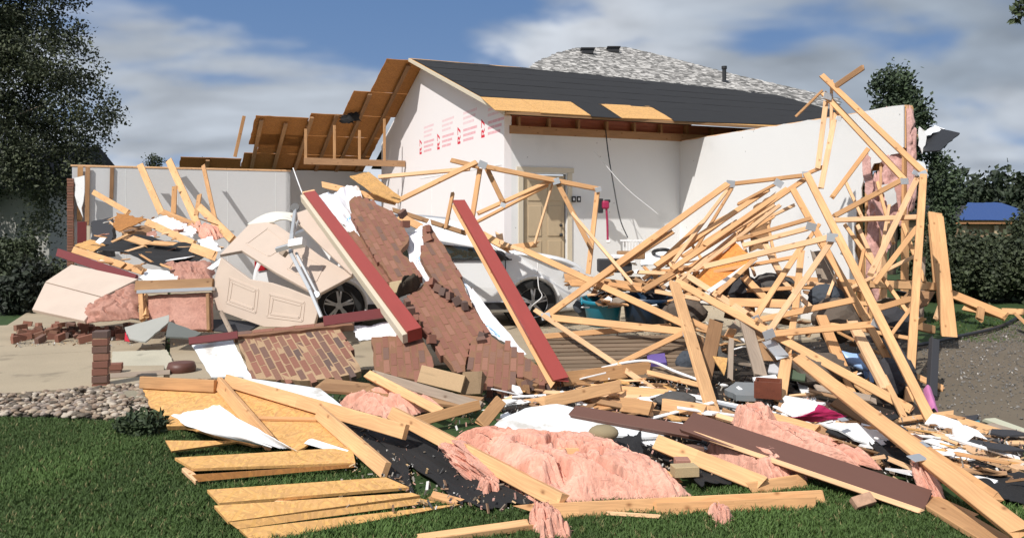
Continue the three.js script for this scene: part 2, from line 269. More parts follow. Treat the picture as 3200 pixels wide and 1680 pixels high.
{ // lawn, one sheet to the horizon
  const g = new THREE.CircleGeometry(420, 96); g.rotateX(-Math.PI / 2);
  const uv = g.attributes.uv; for (let i = 0; i < uv.count; i++) uv.setXY(i, uv.getX(i) * 840, uv.getY(i) * 840);
  struct(mesh(g, M.turf), 'ground', 'wide green lawn under and around the wreck');
}
const flat = (pts, h, th, m) => panelMesh(pts.map((p) => p.clone().setY(h)), th, m);
{ // concrete driveway, poured in bays with open joints between them
  const dw = new THREE.Group(); struct(dw, 'driveway', 'pale concrete driveway with joints between its slabs');
  const xs = [-17, -12.2, -9.35, -6.6, -6.2], zs = [-13, -4, -.6, 2.6, 4.95];
  const jt = .007;
  for (let i = 0; i < 3; i++) for (let j = 0; j < 4; j++) { if (j < 2 && i < 2) continue; const x0 = (j < 2 ? -7.8 : xs[i]) + jt, x1 = (i === 2 ? -5.6 : xs[i + 1]) - jt; child(dw, flat([hp(x0, 0, zs[j] + jt), hp(x1, 0, zs[j] + jt), hp(x1, 0, zs[j + 1] - jt), hp(x0, 0, zs[j + 1] - jt)], .045, .1, M.conc), 'slab'); }
  const fl = new THREE.Group(); struct(fl, 'garage_floor', 'concrete floor of the wrecked garage');
  child(fl, flat([hp(-5.55, 0, -11), hp(3.9, 0, -11), hp(3.9, 0, 5.2), hp(-.9, 0, 5.2), hp(-5.55, 0, 4.9)], .04, .1, M.conc), 'slab');
}
{ // gravel yard at the far right with its edging
  const pts = [G(2850, 1340), G(2870, 1085), G(2990, 1050), G(3150, 1010), G(3210, 1000), G(3900, 1010), G(3900, 1340), G(3200, 1345)];
  struct(flat(pts, .012, .05, M.gravel), 'gravel_yard', 'grey brown gravel yard flecked with white scraps');
  const ed = mesh(tubeGeo([G(2845, 1080, .06), G(2900, 1072, .06), G(2990, 1052, .06), G(3100, 1028, .06), G(3160, 1004, .06), G(3190, 985, .06)], .024, 40, 6), M.black);
  put(ed, 'landscape_edging', 'black curved landscape edging round the gravel yard', 'edging');
  const im = new THREE.InstancedMesh(new THREE.IcosahedronGeometry(1, 0), mat({ color: lin(1, 1, 1), roughness: .95 }), 4200), m4 = new THREE.Matrix4(), e = new THREE.Euler(), qn = new THREE.Quaternion(), q = rng(71);
  for (let i = 0; i < 4200; i++) {
    const px = 2880 + q() * 420, py = 1015 + q() * q() * 330, p = G(px, Math.max(py, 1095 - (px - 2870) * .3), .02), s = .003 + q() * q() * .014, w = q() > .95 ? 1 : 0;
    qn.setFromEuler(e.set(q() * 6, q() * 6, q() * 6)); m4.compose(p, qn, V(s * (w ? 1.5 : 1), s * .6, s)); im.setMatrixAt(i, m4);
    const b = w ? .35 + q() * .35 : .1 + q() * .14; im.setColorAt(i, lin(b * .85, b * .8, b * .74));
  }
  stuff(im, 'gravel', 'loose grey gravel with white specks spread over the yard', 'gravel');
}
{ // river-stone bed between driveway and lawn
  const bed = new THREE.Group(); struct(bed, 'stone_bed', 'bed of rounded tan river stones beside the driveway');
  child(bed, flat([hp(-9.5, 0, 4.97), hp(-5.1, 0, 4.97), hp(-5, 0, 6.3), hp(-5.7, 0, 6.45), hp(-6.5, 0, 5.85), hp(-7.2, 0, 5.6), hp(-9.5, 0, 5.35)], .02, .06, M.soil), 'bed_soil');
  const q = rng(33), geos = [0, 1, 2, 3].map((k) => { const g = new THREE.IcosahedronGeometry(1, 1), p = g.attributes.position; for (let i = 0; i < p.count; i++) { const f = .82 + .36 * fbm(p.getX(i) * 1.3 + k * 9, p.getY(i) * 1.3, p.getZ(i) * 1.3, 2); p.setXYZ(i, p.getX(i) * f * 1.25, p.getY(i) * f * .62, p.getZ(i) * f); } g.computeVertexNormals(); return g; });
  const ms = [[.42, .31, .22], [.6, .48, .35], [.3, .21, .15], [.7, .6, .48], [.2, .16, .12], [.42, .34, .28]].map((c) => mat({ color: lin(...c).multiplyScalar(.62), roughness: .8 }));
  const inBed = (x, z) => x > -9.3 && x < -5.15 && z > 5.0 && z < (x < -7.2 ? 5.33 + (x + 9.5) * .11 : x < -5.7 ? 5.6 + (x + 7.2) * .57 : 6.38);
  const at = []; for (let i = 0; i < 9000 && at.length < 2600; i++) { const x = -9.3 + q() * 4.2, z = 5 + q() * 1.4; if (inBed(x, z)) at.push([x, z, (.011 + q() * .019)]); }
  at.sort((a, b) => toScreen(b) - toScreen(a));
  function toScreen(a) { const p = hp(a[0], 0, a[1]); return (p.x / -p.z > -.66 ? 1 : .01) * a[2] / -p.z; }
  const im = new THREE.InstancedMesh(geos[0], mat({ color: lin(1, 1, 1), roughness: .7 }), at.length - 300), o = new THREE.Object3D();
  at.forEach(([x, z, s], i) => {
    const k = i < 300 ? mesh(geos[i % 4], ms[Math.floor(q() * 6)]) : o; k.position.copy(hp(x, .022 + s * .35 + q() * .03, z)); k.rotation.set(q() * .6 - .3, q() * 6, q() * .6 - .3); k.scale.setScalar(s);
    if (i < 300) child(bed, k, 'stone'); else { o.updateMatrix(); im.setMatrixAt(i - 300, o.matrix); im.setColorAt(i - 300, ms[Math.floor(q() * 6)].color); }
  });
  im.userData.kind = 'stuff'; child(bed, im, 'small_stones');
}
{ // blades of grass, on the part of the lawn close enough to show them
  const pos = [], q = rng(12);
  for (let k = 0; k < 6; k++) { const a = q() * 6.28, l = .028 + q() * .034, lx = Math.cos(a) * l * (.25 + q() * .6), lz = Math.sin(a) * l * (.25 + q() * .6), w = .0035, bx = (q() - .5) * .03, bz = (q() - .5) * .03, wx = -Math.sin(a) * w, wz = Math.cos(a) * w;
    const A = [bx - wx, 0, bz - wz], B = [bx + wx, 0, bz + wz], C = [bx + lx * .4 - wx * .8, l * .65, bz + lz * .4 - wz * .8], D = [bx + lx * .4 + wx * .8, l * .65, bz + lz * .4 + wz * .8], E = [bx + lx, l * .95, bz + lz];
    pos.push(...A, ...B, ...D, ...A, ...D, ...C, ...C, ...D, ...E); }
  const g = new THREE.BufferGeometry(); g.setAttribute('position', new THREE.Float32BufferAttribute(pos, 3)); g.computeVertexNormals();
  const bare = [[[1046, 1290], [1280, 1340], [1700, 1480], [2300, 1480], [2560, 1470], [2900, 1560], [3215, 1600], [3215, 1300], [2900, 1200], [1500, 1200]], [[1050, 1295], [1290, 1360], [1690, 1592], [1440, 1580], [1290, 1545], [1195, 1478]], [[1400, 1430], [1860, 1400], [2210, 1552], [1640, 1575]], [[2010, 1390], [2330, 1510], [2190, 1530], [1990, 1500]]];      // where felt, wool and soil lie on the lawn
  const spots = [];
  const add = (n, x0, x1, z0, z1) => { for (let i = 0; i < n; i++) spots.push([x0 + q() * (x1 - x0), z0 + q() * (z1 - z0)]); };
  add(95000, -4.6, 4.4, -5.6, -3.5); add(58000, -5.2, 1.6, -7, -5.6); add(9000, 4.4, 6.4, -6.6, -4.4); add(5000, 6, 12, -14, -10.5);
  const ok = spots.filter(([x, z]) => { const l = toLocal(V(x, 0, z)); if (l.z < 5.02 && l.x < 1.5) return false; if (l.x < -4.9 && l.x > -9.5 && l.z < (l.x < -7.2 ? 5.35 + (l.x + 9.5) * .11 : l.x < -5.7 ? 5.62 + (l.x + 7.2) * .57 : 6.45)) return false; const px = 1600 + x / -z * FOC, py = HZ + EYE / -z * FOC; for (const b of bare) { let c = false; for (let i = 0, j = b.length - 1; i < b.length; j = i++) { const [p, r] = b[i], [s, t] = b[j]; if ((r > py) !== (t > py) && px < (s - p) * (py - r) / (t - r) + p) c = !c; } if (c) return false; } return true; });
  const im = new THREE.InstancedMesh(g, mat({ color: lin(1, 1, 1), roughness: .75 }), ok.length), o = new THREE.Object3D();
  ok.forEach(([x, z], i) => { const n = fbm(x * 1.4, z * 1.4, 3, 3), s = .42 + .5 * n + q() * .2; o.position.set(x, 0, z); o.rotation.set((q() - .5) * .5, q() * 6.28, (q() - .5) * .5); o.scale.set(s, s * (.8 + q() * .6), s); o.updateMatrix(); im.setMatrixAt(i, o.matrix); const d = q() > .97; const k = .85 + q() * .3 + (n - .5) * .9; im.setColorAt(i, d ? lin(.24, .21, .09) : lin(.058 * k, .106 * k, .02 * k)); });
  stuff(im, 'grass', 'mown green grass of the front lawn', 'grass');
}

// ================================================================ THE HOUSE
const house = new THREE.Group(); house.position.copy(C1); house.rotation.y = HA;
put(house, 'wrecked_house', 'white house with its garage roof torn away and black felt left on the gable', 'house');
const RIDGE = [5.44, -5], SL = .337, roofY = (z) => RIDGE[0] - (z > RIDGE[1] ? SL : .37) * Math.abs(z - RIDGE[1]);
function onRoof(px, py, back = false) {                   // local point of the roof plane seen at a place of the photograph
  const E = toLocal(V(0, EYE, 0)), D = toLocal(P(px, py, 1)).sub(E), s = back ? -1 : 1;
  const k = (RIDGE[0] - s * SL * (E.z - RIDGE[1]) - E.y) / (D.y + s * SL * D.z); return E.addScaledVector(D, k);
}
// panels built in the house's own space
const lpanel = (pts, th, m, o = {}) => { const k = panelMesh(pts.map((p) => house.localToWorld(p.clone())), th, m, { ...o, along: o.along ? o.along.clone().applyAxisAngle(V(0, 1, 0), HA) : undefined }); k.position.copy(toLocal(k.position)); k.quaternion.premultiply(new THREE.Quaternion().setFromAxisAngle(V(0, 1, 0), -HA)); return k; };
house.updateMatrixWorld(true);
const lbar = (a, b, w, t, m, face, o = {}) => barMesh(a, b, w, t, m, { face, ...o });
{
  // gable wall under the roof, wrapped, with its print
  const tx = ctex(1536, 256, gablePrint); tx.wrapS = tx.wrapT = THREE.ClampToEdgeWrapping;
  const gm = mat({ map: tx, color: lin(1, 1, 1), roughness: .7 });
  const sh = new THREE.Shape([[0, -.1], [0, 3.5], [-5, 5.36], [-9.2, 3.8], [-9.2, -.1]].map((p) => new THREE.Vector2(...p)));
  const g = new THREE.ExtrudeGeometry(sh, { depth: .14, bevelEnabled: false });
  const p = g.attributes.position, uv = g.attributes.uv;
  for (let i = 0; i < p.count; i++) { const z = p.getX(i), y = p.getY(i), x = p.getZ(i); p.setXYZ(i, x, y, z); uv.setXY(i, (z + 5.6) / 5.6, (y - 2.92) / 1.2); }
  g.index || g.setIndex([...Array(p.count).keys()].reverse()); g.computeVertexNormals();
  child(house, mesh(g, gm), 'gable_wall', 'white wrapped gable wall with red and pink print');
  // seam of the wrap
  child(house, mesh(box(.006, .012, 5.2, -.004, 2.62, -2.7), M.white), 'wrap_seam'); for (const z of [-1.2, -2.9, -4.4]) child(house, mesh(box(.005, 2.5, .05, -.003, 1.3, z), M.white), 'wrap_tape');

  // back wall with the door opening
  const bw = new THREE.Shape([[.14, -.05], [3.92, -.05], [3.92, 3.18], [.14, 3.18]].map((q) => new THREE.Vector2(...q)));
  bw.holes.push(new THREE.Path([[.38, .4], [1.26, .4], [1.26, 2.47], [.38, 2.47]].map((q) => new THREE.Vector2(...q))));
  const bg = new THREE.ExtrudeGeometry(bw, { depth: .14, bevelEnabled: false }); bg.translate(0, 0, -.14);
  child(house, mesh(bg, M.wall), 'back_wall');
  const frame = new THREE.Group(); frame.position.set(.82, .4, 0);
  const door = child(house, new THREE.Group(), 'door'); door.position.copy(frame.position);
  child(door, mesh(mergeGeometries([box(.82, 2.02, .045, 0, 1.03, -.06)]), M.tan), 'door_leaf');
  const pn = []; for (const x of [-.2, .2]) for (const [y, h] of [[.5, .68], [1.2, .56], [1.74, .34]]) { pn.push(rbox(.27, h, .02, .008, x, y, -.032)); }
  child(door, mesh(mergeGeometries(pn), M.tan), 'raised_panels');
  for (const [x, h, w, y] of [[-.5, 2.12, .09, 1.03], [.5, 2.12, .09, 1.03]]) child(door, mesh(box(w, h, .03, x, y, .012), M.cream), 'door_casing');
  child(door, mesh(box(1.16, .09, .034, 0, 2.14, .013), M.cream), 'door_casing');
  for (const y of [.94, 1.12]) { const k = new THREE.SphereGeometry(y < 1 ? .034 : .026, 14, 10); k.translate(.33, y, -.005); const c = new THREE.CylinderGeometry(.03, .03, .03, 14); c.rotateX(Math.PI / 2); c.translate(.33, y, -.035); child(door, mesh(mergeGeometries([k, c]), M.black), y < 1 ? 'door_knob' : 'deadbolt'); }
  child(house, mesh(box(1.2, .16, .9, .82, .3, .46), M.conc), 'door_step'); child(house, mesh(box(1.3, .16, 1.2, .82, .12, .62), M.conc), 'door_step');

  // rim above the back wall: plate, heels of the trusses and the wool between them
  child(house, lbar(V(.1, 3.255, -.05), V(9, 3.255, -.05), .15, .12, M.oldwood[2], V(0, 0, 1)), 'wall_plate');
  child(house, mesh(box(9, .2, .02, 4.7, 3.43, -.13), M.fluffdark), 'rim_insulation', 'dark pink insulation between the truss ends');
  for (let x = .3; x < 9; x += .61) child(house, mesh(box(.04, .17, .12, x, 3.415, -.05), M.oldwood[0]), 'truss_heel');
  // right-hand wall, bright, broken away at its near lower corner
  const rw = new THREE.Shape(); const rag = (a, b, n, e) => { for (let i = 1; i <= n; i++) rw.lineTo(lerp(a[0], b[0], i / n) + (i < n ? rr(-e, e) : 0), lerp(a[1], b[1], i / n) + (i < n ? rr(-e, e) : 0)); };
  rw.moveTo(-.14, -.05); rw.lineTo(4.35, -.05); rag([4.35, -.05], [4.5, .9], 7, .05); rag([4.5, .9], [4.42, 1.5], 5, .05); rag([4.42, 1.5], [4.62, 2.3], 7, .05); rag([4.62, 2.3], [5.3, 2.62], 7, .04); rw.lineTo(5.3, 3.2); rag([5.3, 3.2], [-.14, 3.18], 30, .012);
  const rg = new THREE.ExtrudeGeometry(rw, { depth: .02, bevelEnabled: false }); { const q = rg.attributes.position; for (let i = 0; i < q.count; i++) q.setXYZ(i, 3.78 + q.getZ(i), q.getY(i), q.getX(i)); } rg.index || rg.setIndex([...Array(rg.attributes.position.count).keys()].reverse()); rg.computeVertexNormals();
  child(house, mesh(rg, M.wall), 'side_wall', 'bright white drywall with a ragged broken end');
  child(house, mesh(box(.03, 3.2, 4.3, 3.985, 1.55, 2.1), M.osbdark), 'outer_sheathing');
  child(house, mesh(box(.03, .85, .95, 3.985, 2.76, 4.8), M.osb), 'outer_sheathing');
  for (const [z, y0, y1, k] of [[5.28, 2.6, 3.18, 0], [5.22, 0, 3.16, 1], [4.86, .1, 2.5, 2], [4.6, 0, 2.4, 0], [4.44, 0, 1.4, 3]]) child(house, lbar(V(3.885, y0, z), V(3.885 + (z === 5.22 ? .02 : 0), y1, z + rr(-.03, .03)), .12, .038, M.lumber[k], V(0, 0, 1), { ja: .05 }), 'stud');
  child(house, lbar(V(3.885, 3.19, -.1), V(3.885, 3.19, 5.3), .14, .03, M.lumber[2], V(0, 1, 0)), 'top_plate');
  for (const [z0, z1, y0, y1, s] of [[4.9, 5.2, 1.5, 3.12, 3], [4.63, 4.84, .4, 2.2, 8]]) { const k = woolMesh([hp(3.82, y0, z0), hp(3.82, y0, z1), hp(3.86, y1, z1), hp(3.86, y1, z0)], .07, M.batt, s, { nu: 12, nv: 40, rag: .1, sx: .3, sy: 2 }); k.position.copy(toLocal(k.position)); k.quaternion.setFromAxisAngle(V(0, 1, 0), -HA); child(house, k, 'wall_insulation', 'torn pink wall insulation'); }
  { const k = woolMesh([hp(3.82, 1.75, 5.34), hp(3.95, 1.75, 5.34), hp(3.95, 3.14, 5.33), hp(3.82, 3.14, 5.33)], .05, M.batt, 4, { nu: 10, nv: 40, rag: .06, sx: .3, sy: 2 }); k.position.copy(toLocal(k.position)); k.quaternion.setFromAxisAngle(V(0, 1, 0), -HA); child(house, k, 'wall_insulation', 'torn pink wall insulation'); }
  const bit = (pts, m, name, rag = .02) => { const k = panelMesh(pts.map((p) => P(...p)), .014, m, { rag, ragStep: .06 }); k.position.copy(toLocal(k.position)); k.quaternion.premultiply(new THREE.Quaternion().setFromAxisAngle(V(0, 1, 0), -HA)); return child(house, k, name); };
  bit([[2756, 578, 11.2], [2790, 570, 11.1], [2803, 632, 11.1], [2775, 648, 11.2]], M.wall, 'drywall_scrap');
  bit([[2862, 500, 10.9], [2892, 510, 10.9], [2897, 530, 10.9], [2868, 528, 10.9]], M.white, 'drywall_scrap');
  bit([[2875, 395, 11], [2897, 420, 11], [2884, 480, 11], [2872, 455, 11]], M.white, 'drywall_scrap');
  bit([[2690, 480, 11.4], [2716, 468, 11.4], [2728, 560, 11.3], [2722, 640, 11.3], [2706, 600, 11.4]], M.batt, 'wall_insulation');
  bit([[2730, 620, 11.2], [2760, 640, 11.2], [2790, 760, 11.1], [2772, 790, 11.1], [2745, 700, 11.2]], M.batt, 'wall_insulation');
  // eave left hanging past the wall's end
  bit([[2884, 436, 11.2], [2925, 400, 11.6], [3001, 413, 11.2], [2938, 468, 10.8], [2890, 478, 10.9]], M.black, 'hanging_eave', .01).userData.label = 'dark eave piece hanging past the wall end';
  bit([[2880, 416, 11.25], [2922, 393, 11.65], [2956, 400, 11.5], [2900, 424, 11.22]], M.white, 'hanging_soffit');

  // roof: deck, felt in overlapping courses, bare sheathing at the eave, light drip edge on the rake
  const rp = (x, z, off = 0) => V(x, roofY(z) + off, z);
  child(house, lpanel([rp(-.36, .9), rp(-.36, -5), rp(9.3, -5), rp(9.3, .9)], .02, M.osb, { along: V(1, 0, 0) }), 'roof_deck');
  const courses = [-.3, -1.1, -1.95, -2.8, -3.65, -4.5];
  courses.forEach((z, i) => { const z1 = i === 5 ? -5.02 : z - 1.02; child(house, clothMesh(hp(-.34, roofY(z) + .012, z), hp(9.3, roofY(z) + .012, z), hp(9.3, roofY(z1) + .007, z1), hp(-.34, roofY(z1) + .007, z1), 120, 6, .004, M.felt, (u, v) => .008 * fbm(u * 26, v * 2, i, 3)), 'felt_course'); const k = house.children[house.children.length - 1]; k.position.copy(toLocal(k.position)); k.quaternion.setFromAxisAngle(V(0, 1, 0), -HA); });
  const L = (a) => a.map(([x, y]) => onRoof(x, y).add(V(0, .016, 0)));
  child(house, lpanel(L([[1785, 318], [1870, 322], [1945, 372], [1850, 366]]), .006, M.felt, { along: V(1, 0, 0) }), 'felt_piece');
  child(house, lpanel(L([[2030, 330], [2560, 355], [2560, 396], [2108, 380]]), .006, M.felt, { along: V(1, 0, 0) }), 'felt_piece');
  for (const q of [[[1502, 305], [1630, 312], [1688, 353], [1548, 346]], [[1632, 312], [1783, 320], [1848, 363], [1690, 354]], [[1868, 326], [2030, 334], [2106, 376], [1932, 370]]]) child(house, lpanel(L(q), .012, M.osb, { along: V(1, 0, 0) }), 'sheathing_panel', 'pale bare sheathing at the eave');
  child(house, lbar(rp(-.37, .9, -.03), rp(-.37, -5.02, -.03), .075, .02, M.cream, V(-1, 0, .2)), 'rake_trim');
  child(house, lbar(V(-.35, roofY(.9) - .03, .91), V(9.3, roofY(.9) - .03, .91), .05, .02, M.oldwood[0], V(0, 0, 1)), 'eave_edge');

  // far slope seen from below: torn sheets of sheathing on their rafters
  const bp = (x, z, off = 0) => V(x, roofY(z) - .05 + off, z);
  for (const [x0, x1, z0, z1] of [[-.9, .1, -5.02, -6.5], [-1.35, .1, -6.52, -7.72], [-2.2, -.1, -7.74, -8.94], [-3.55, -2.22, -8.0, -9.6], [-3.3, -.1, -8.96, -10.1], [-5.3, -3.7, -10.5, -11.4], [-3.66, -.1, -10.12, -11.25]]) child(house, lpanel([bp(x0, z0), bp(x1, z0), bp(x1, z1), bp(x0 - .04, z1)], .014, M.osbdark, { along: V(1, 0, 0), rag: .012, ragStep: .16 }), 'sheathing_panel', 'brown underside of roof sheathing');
  child(house, lpanel([V(.15, 5.4, -5.02), V(9.3, 5.4, -5.02), V(9.3, 3.2, -11.1), V(.15, 3.2, -11.1)], .02, M.felt), 'far_roof_slope');
  for (const [x, z0, z1] of [[-.35, -5.1, -11], [-.95, -6.5, -11.1], [-1.56, -7.6, -11], [-2.17, -7.8, -11.1], [-2.78, -8.2, -11], [-3.4, -8.1, -11.1], [-4.6, -10.5, -11.3]]) child(house, lbar(bp(x, z0, -.07), bp(x, z1, -.07), .1, .04, M.oldwood[1 + (x < -2)], V(0, 1, .3)), 'rafter');
  for (const [px, y0, y1, z, hh] of [[1036, 378, 487, -8.6], [1120, 390, 487, -7.9], [1206, 350, 487, -7.2], [942, 366, 460, -9]]) { const b = toLocal(P(px, y1, 20.2)); b.z = z; const l0 = V(b.x, 3.1, -6.62); child(house, lbar(V(l0.x, 3.1, -6.6), V(l0.x, 3.1 + (y1 - y0) / FOC * 19.9, -6.6), .06, .05, M.lumber[5], V(0, 0, 1)), 'truss_web'); }
  const bl = toLocal(P(925, 500, 20.8)).x, br = -.02;
  child(house, lbar(V(bl, 3.06, -6.6), V(br, 3.06, -6.6), .16, .06, M.oldwood[2], V(0, 0, 1)), 'ceiling_beam');
  for (let x = bl + .3; x < br; x += .6) child(house, lbar(V(x, 3.0, -6.66), V(x, 3.0, -11), .09, .04, M.oldwood[1], V(0, 0, 1)), 'ceiling_joist');
  { const a = toLocal(P(762, 362, 22)), b = toLocal(P(733, 490, 22)); child(house, lbar(a, b, .09, .04, M.lumber[5], V(0, 0, 1), { jb: 0, ja: .05 }), 'truss_web'); }
  for (const [x, y, r] of [[1106, 365, .25], [1240, 268, .2], [1245, 250, .14], [1085, 372, .2]]) { const k = clothMesh(P(x - 22, y - 10, 21), P(x + 18, y - 14, 21), P(x + 26, y + 14, 21), P(x - 26, y + 12, 21), 8, 6, .006, M.felt, (u, v) => .12 * fbm(u * 3, v * 3, x, 3), { rag: .2 }); k.position.copy(toLocal(k.position)); k.quaternion.setFromAxisAngle(V(0, 1, 0), -HA); child(house, k, 'felt_tatter'); }

  // rear walls of the garage: the left one stands forward, the right one lies back in its shade
  child(house, mesh(box(2.7, 3.2, .12, -1.25, 1.5, -11.06), M.board), 'rear_wall');
  child(house, mesh(box(.12, 3.0, 1.9, -2.61, 1.45, -10.05), M.board), 'rear_return_wall');
  child(house, mesh(box(5.24, 3.0, .12, -5.17, 1.44, -9.16), M.board), 'rear_wall');
  child(house, lbar(V(-7.82, 2.965, -9.16), V(-2.54, 2.965, -9.16), .15, .045, M.lumber[2], V(0, 1, 0)), 'top_plate');
  for (const [x, w, y0, k, z] of [[-7.62, .12, 1.6, 0, -9.02], [-7.46, .1, 1.4, 2, -9.04], [-6.92, .09, 2.1, 1, -9.07]]) child(house, lbar(V(x, y0, z), V(x + .02, 2.94, z), w, .04, k === 0 ? M.lumber[5] : M.oldwood[k], V(0, 0, 1), { ja: .2 }), 'stud');
  for (let i = 0; i < 4; i++) child(house, mesh(box(.012, 2.9, .004, -6.6 + i * 1.22, 1.44, -9.098), M.drywall), 'board_seam');
  // broken front corner: brick, wrap, maroon jamb
  const toHouse = (k) => { k.position.copy(toLocal(k.position)); k.quaternion.premultiply(new THREE.Quaternion().setFromAxisAngle(V(0, 1, 0), -HA)); return k; };
  child(house, toHouse(panelMesh([P(230, 556, 19.6), P(262, 548, 19.6), P(258, 680, 19.6), P(240, 640, 19.6)], .02, M.white, { rag: .05, ragStep: .2 })), 'torn_wrap');
  { const a = toLocal(P(255, 692, 19.5)), b = toLocal(P(255, 790, 19.5)); child(house, lbar(a, b, .2, .1, M.maroon, V(0, 0, 1)), 'door_jamb', 'maroon painted garage door jamb'); const c = toLocal(P(275, 705, 19.55)), d = toLocal(P(275, 790, 19.55)); child(house, lbar(c, d, .07, .1, M.cream, V(0, 0, 1)), 'door_jamb', 'pale strip beside the maroon jamb'); }
  { const bp0 = child(house, new THREE.Group(), 'brick_pier', 'narrow tan brick corner'); const p0 = toLocal(P(219, 745, 19.7)); bp0.position.set(p0.x, 0, p0.z); child(bp0, mesh(box(.12, 2.2, .16, 0, 1.5, -.02), M.mortar), 'mortar'); const bgeo = rbox(.14, .057, .18, .004, 0, 0, 0); for (let y = .5; y < 2.62; y += .068) { const k = child(bp0, mesh(bgeo, pick([M.brick[5], M.brick[6], M.brick[1]])), 'brick'); k.position.set(rr(-.004, .004), y, 0); } }

  // the main house behind: shingled hip roof with vents
  const rw0 = (x, y) => house.localToWorld(onRoof(x, y));
  const pA = rw0(1660, 207), pB = rw0(2590, 309), apex = P(1840, 151, 26);
  const hn = pB.clone().sub(pA).cross(apex.clone().sub(pA)).normalize(); if (hn.z < 0) hn.negate();
  const onHip = (x, y, off = 0) => { const E = V(0, EYE, 0), D = P(x, y, 1).sub(E), k = pA.clone().addScaledVector(hn, off).sub(E).dot(hn) / D.dot(hn); return E.addScaledVector(D, k); };
  const outline = [[1645, 222], [1680, 196], [1745, 166], [1800, 153], [1840, 151], [1960, 150], [2080, 178], [2260, 226], [2440, 268], [2620, 309], [2620, 345], [2300, 345], [1900, 320]];
  const inHouse = (k) => { k.position.copy(toLocal(k.position)); k.quaternion.premultiply(new THREE.Quaternion().setFromAxisAngle(V(0, 1, 0), -HA)); return k; };
  const hip = child(house, new THREE.Group(), 'hip_roof', 'grey shingled hip roof speckled white');
  child(hip, inHouse(panelMesh(outline.map((q) => onHip(...q)), .05, mat({ color: lin(.16, .15, .14) }))), 'hip_deck');
  const rA = onHip(1800, 153), rB = onHip(1960, 150), rE = onHip(2620, 309), rW = onHip(1680, 196);
  const bk = (p) => p.clone().addScaledVector(N, -9).setY(3);
  const dn = N.clone().multiplyScalar(-8).add(V(0, -2.8, 0)); child(hip, inHouse(panelMesh([rA, rB, rB.clone().add(dn), rA.clone().add(dn)], .05, mat({ color: lin(.16, .15, .14) }))), 'hip_rear');
  const e1 = V(0, 1, 0).cross(hn).normalize(), e2 = hn.clone().cross(e1).normalize(), q = rng(404), at = [];
  const poly = outline.map((o) => { const d = onHip(...o).sub(pA); return [d.dot(e1), d.dot(e2)]; });
  const inside = (x, y) => { let c = false; for (let i = 0, j = poly.length - 1; i < poly.length; j = i++) { const [a, b] = poly[i], [e, f] = poly[j]; if ((b > y) !== (f > y) && x < (e - a) * (y - b) / (f - b) + a) c = !c; } return c; };
  const xs = poly.map((o) => o[0]), ys = poly.map((o) => o[1]);
  for (let y = Math.min(...ys); y < Math.max(...ys); y += .1) for (let x = Math.min(...xs) + q() * .2; x < Math.max(...xs);) { const w = .06 + q() * .1; if (inside(x + w / 2, y)) at.push([x + w / 2, y, w]); x += w + .006; }
  const im = new THREE.InstancedMesh(new THREE.BoxGeometry(1, .13, .012), mat({ color: lin(1, 1, 1), roughness: .95 }), at.length), o = new THREE.Object3D(), bq = new THREE.Quaternion().setFromRotationMatrix(new THREE.Matrix4().makeBasis(e1, e2, hn)), inv = new THREE.Quaternion().setFromAxisAngle(V(0, 1, 0), -HA);
  at.forEach(([x, y, w], i) => { o.position.copy(toLocal(pA.clone().addScaledVector(e1, x).addScaledVector(e2, y).addScaledVector(hn, .012 + q() * .012))); o.quaternion.copy(inv).multiply(bq).multiply(new THREE.Quaternion().setFromEuler(new THREE.Euler(.09 + (q() - .5) * .05, 0, 0))); o.scale.set(w, 1, 1); o.updateMatrix(); im.setMatrixAt(i, o.matrix); const t = q(), b = t > .62 ? .32 + q() * .26 : t > .3 ? .17 + q() * .12 : .09 + q() * .06; im.setColorAt(i, lin(b, b * .96, b * .9)); });
  im.userData.kind = 'stuff'; child(hip, im, 'shingles');
  for (const [x, y] of [[1836, 162], [1917, 157]]) { const k = mesh(mergeGeometries([box(.34, .14, .3, 0, .07, 0), box(.42, .04, .38, 0, .16, 0)]), M.black); k.position.copy(onHip(x, y + 8)); inHouse(k); child(hip, k, 'roof_vent'); }
  { const k = mesh(mergeGeometries([new THREE.CylinderGeometry(.055, .055, .46, 14).translate(0, .23, 0), new THREE.CylinderGeometry(.075, .075, .08, 14).translate(0, .42, 0), new THREE.CylinderGeometry(.07, .16, .08, 14).translate(0, .02, 0)]), M.black); k.position.copy(onHip(2264, 258)); inHouse(k); child(hip, k, 'vent_pipe'); }
  // body of the house behind its gable and right wall
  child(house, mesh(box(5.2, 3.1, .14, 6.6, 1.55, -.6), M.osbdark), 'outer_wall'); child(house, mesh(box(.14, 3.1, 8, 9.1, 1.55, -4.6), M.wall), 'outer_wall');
}

// ================================================================ TREES AND SHRUBS
function leafClump(n, spread, len, wid, seed) {
  const q = rng(seed), pos = [];
  for (let i = 0; i < n; i++) {
    const a = q() * 6.283, b = Math.acos(2 * q() - 1), r = spread * Math.cbrt(q()), c = V(r * Math.sin(b) * Math.cos(a), r * Math.cos(b), r * Math.sin(b) * Math.sin(a));
    const d = V(q() - .5, q() - .75, q() - .5).normalize(), s = new THREE.Vector3().crossVectors(d, V(q() - .5, q() + .3, q() - .5)).normalize(), l = len * (.7 + q() * .6), w = wid * (.7 + q() * .6), up = new THREE.Vector3().crossVectors(s, d).multiplyScalar(w * .35);
    const A = c.clone(), B = c.clone().addScaledVector(d, l * .45).addScaledVector(s, w).add(up), C = c.clone().addScaledVector(d, l), D = c.clone().addScaledVector(d, l * .45).addScaledVector(s, -w).add(up);
    for (const t of [[A, B, C], [A, C, D]]) for (const p of t) pos.push(p.x, p.y, p.z);
  }
  const g = new THREE.BufferGeometry(); g.setAttribute('position', new THREE.Float32BufferAttribute(pos, 3)); g.computeVertexNormals(); return g;
}
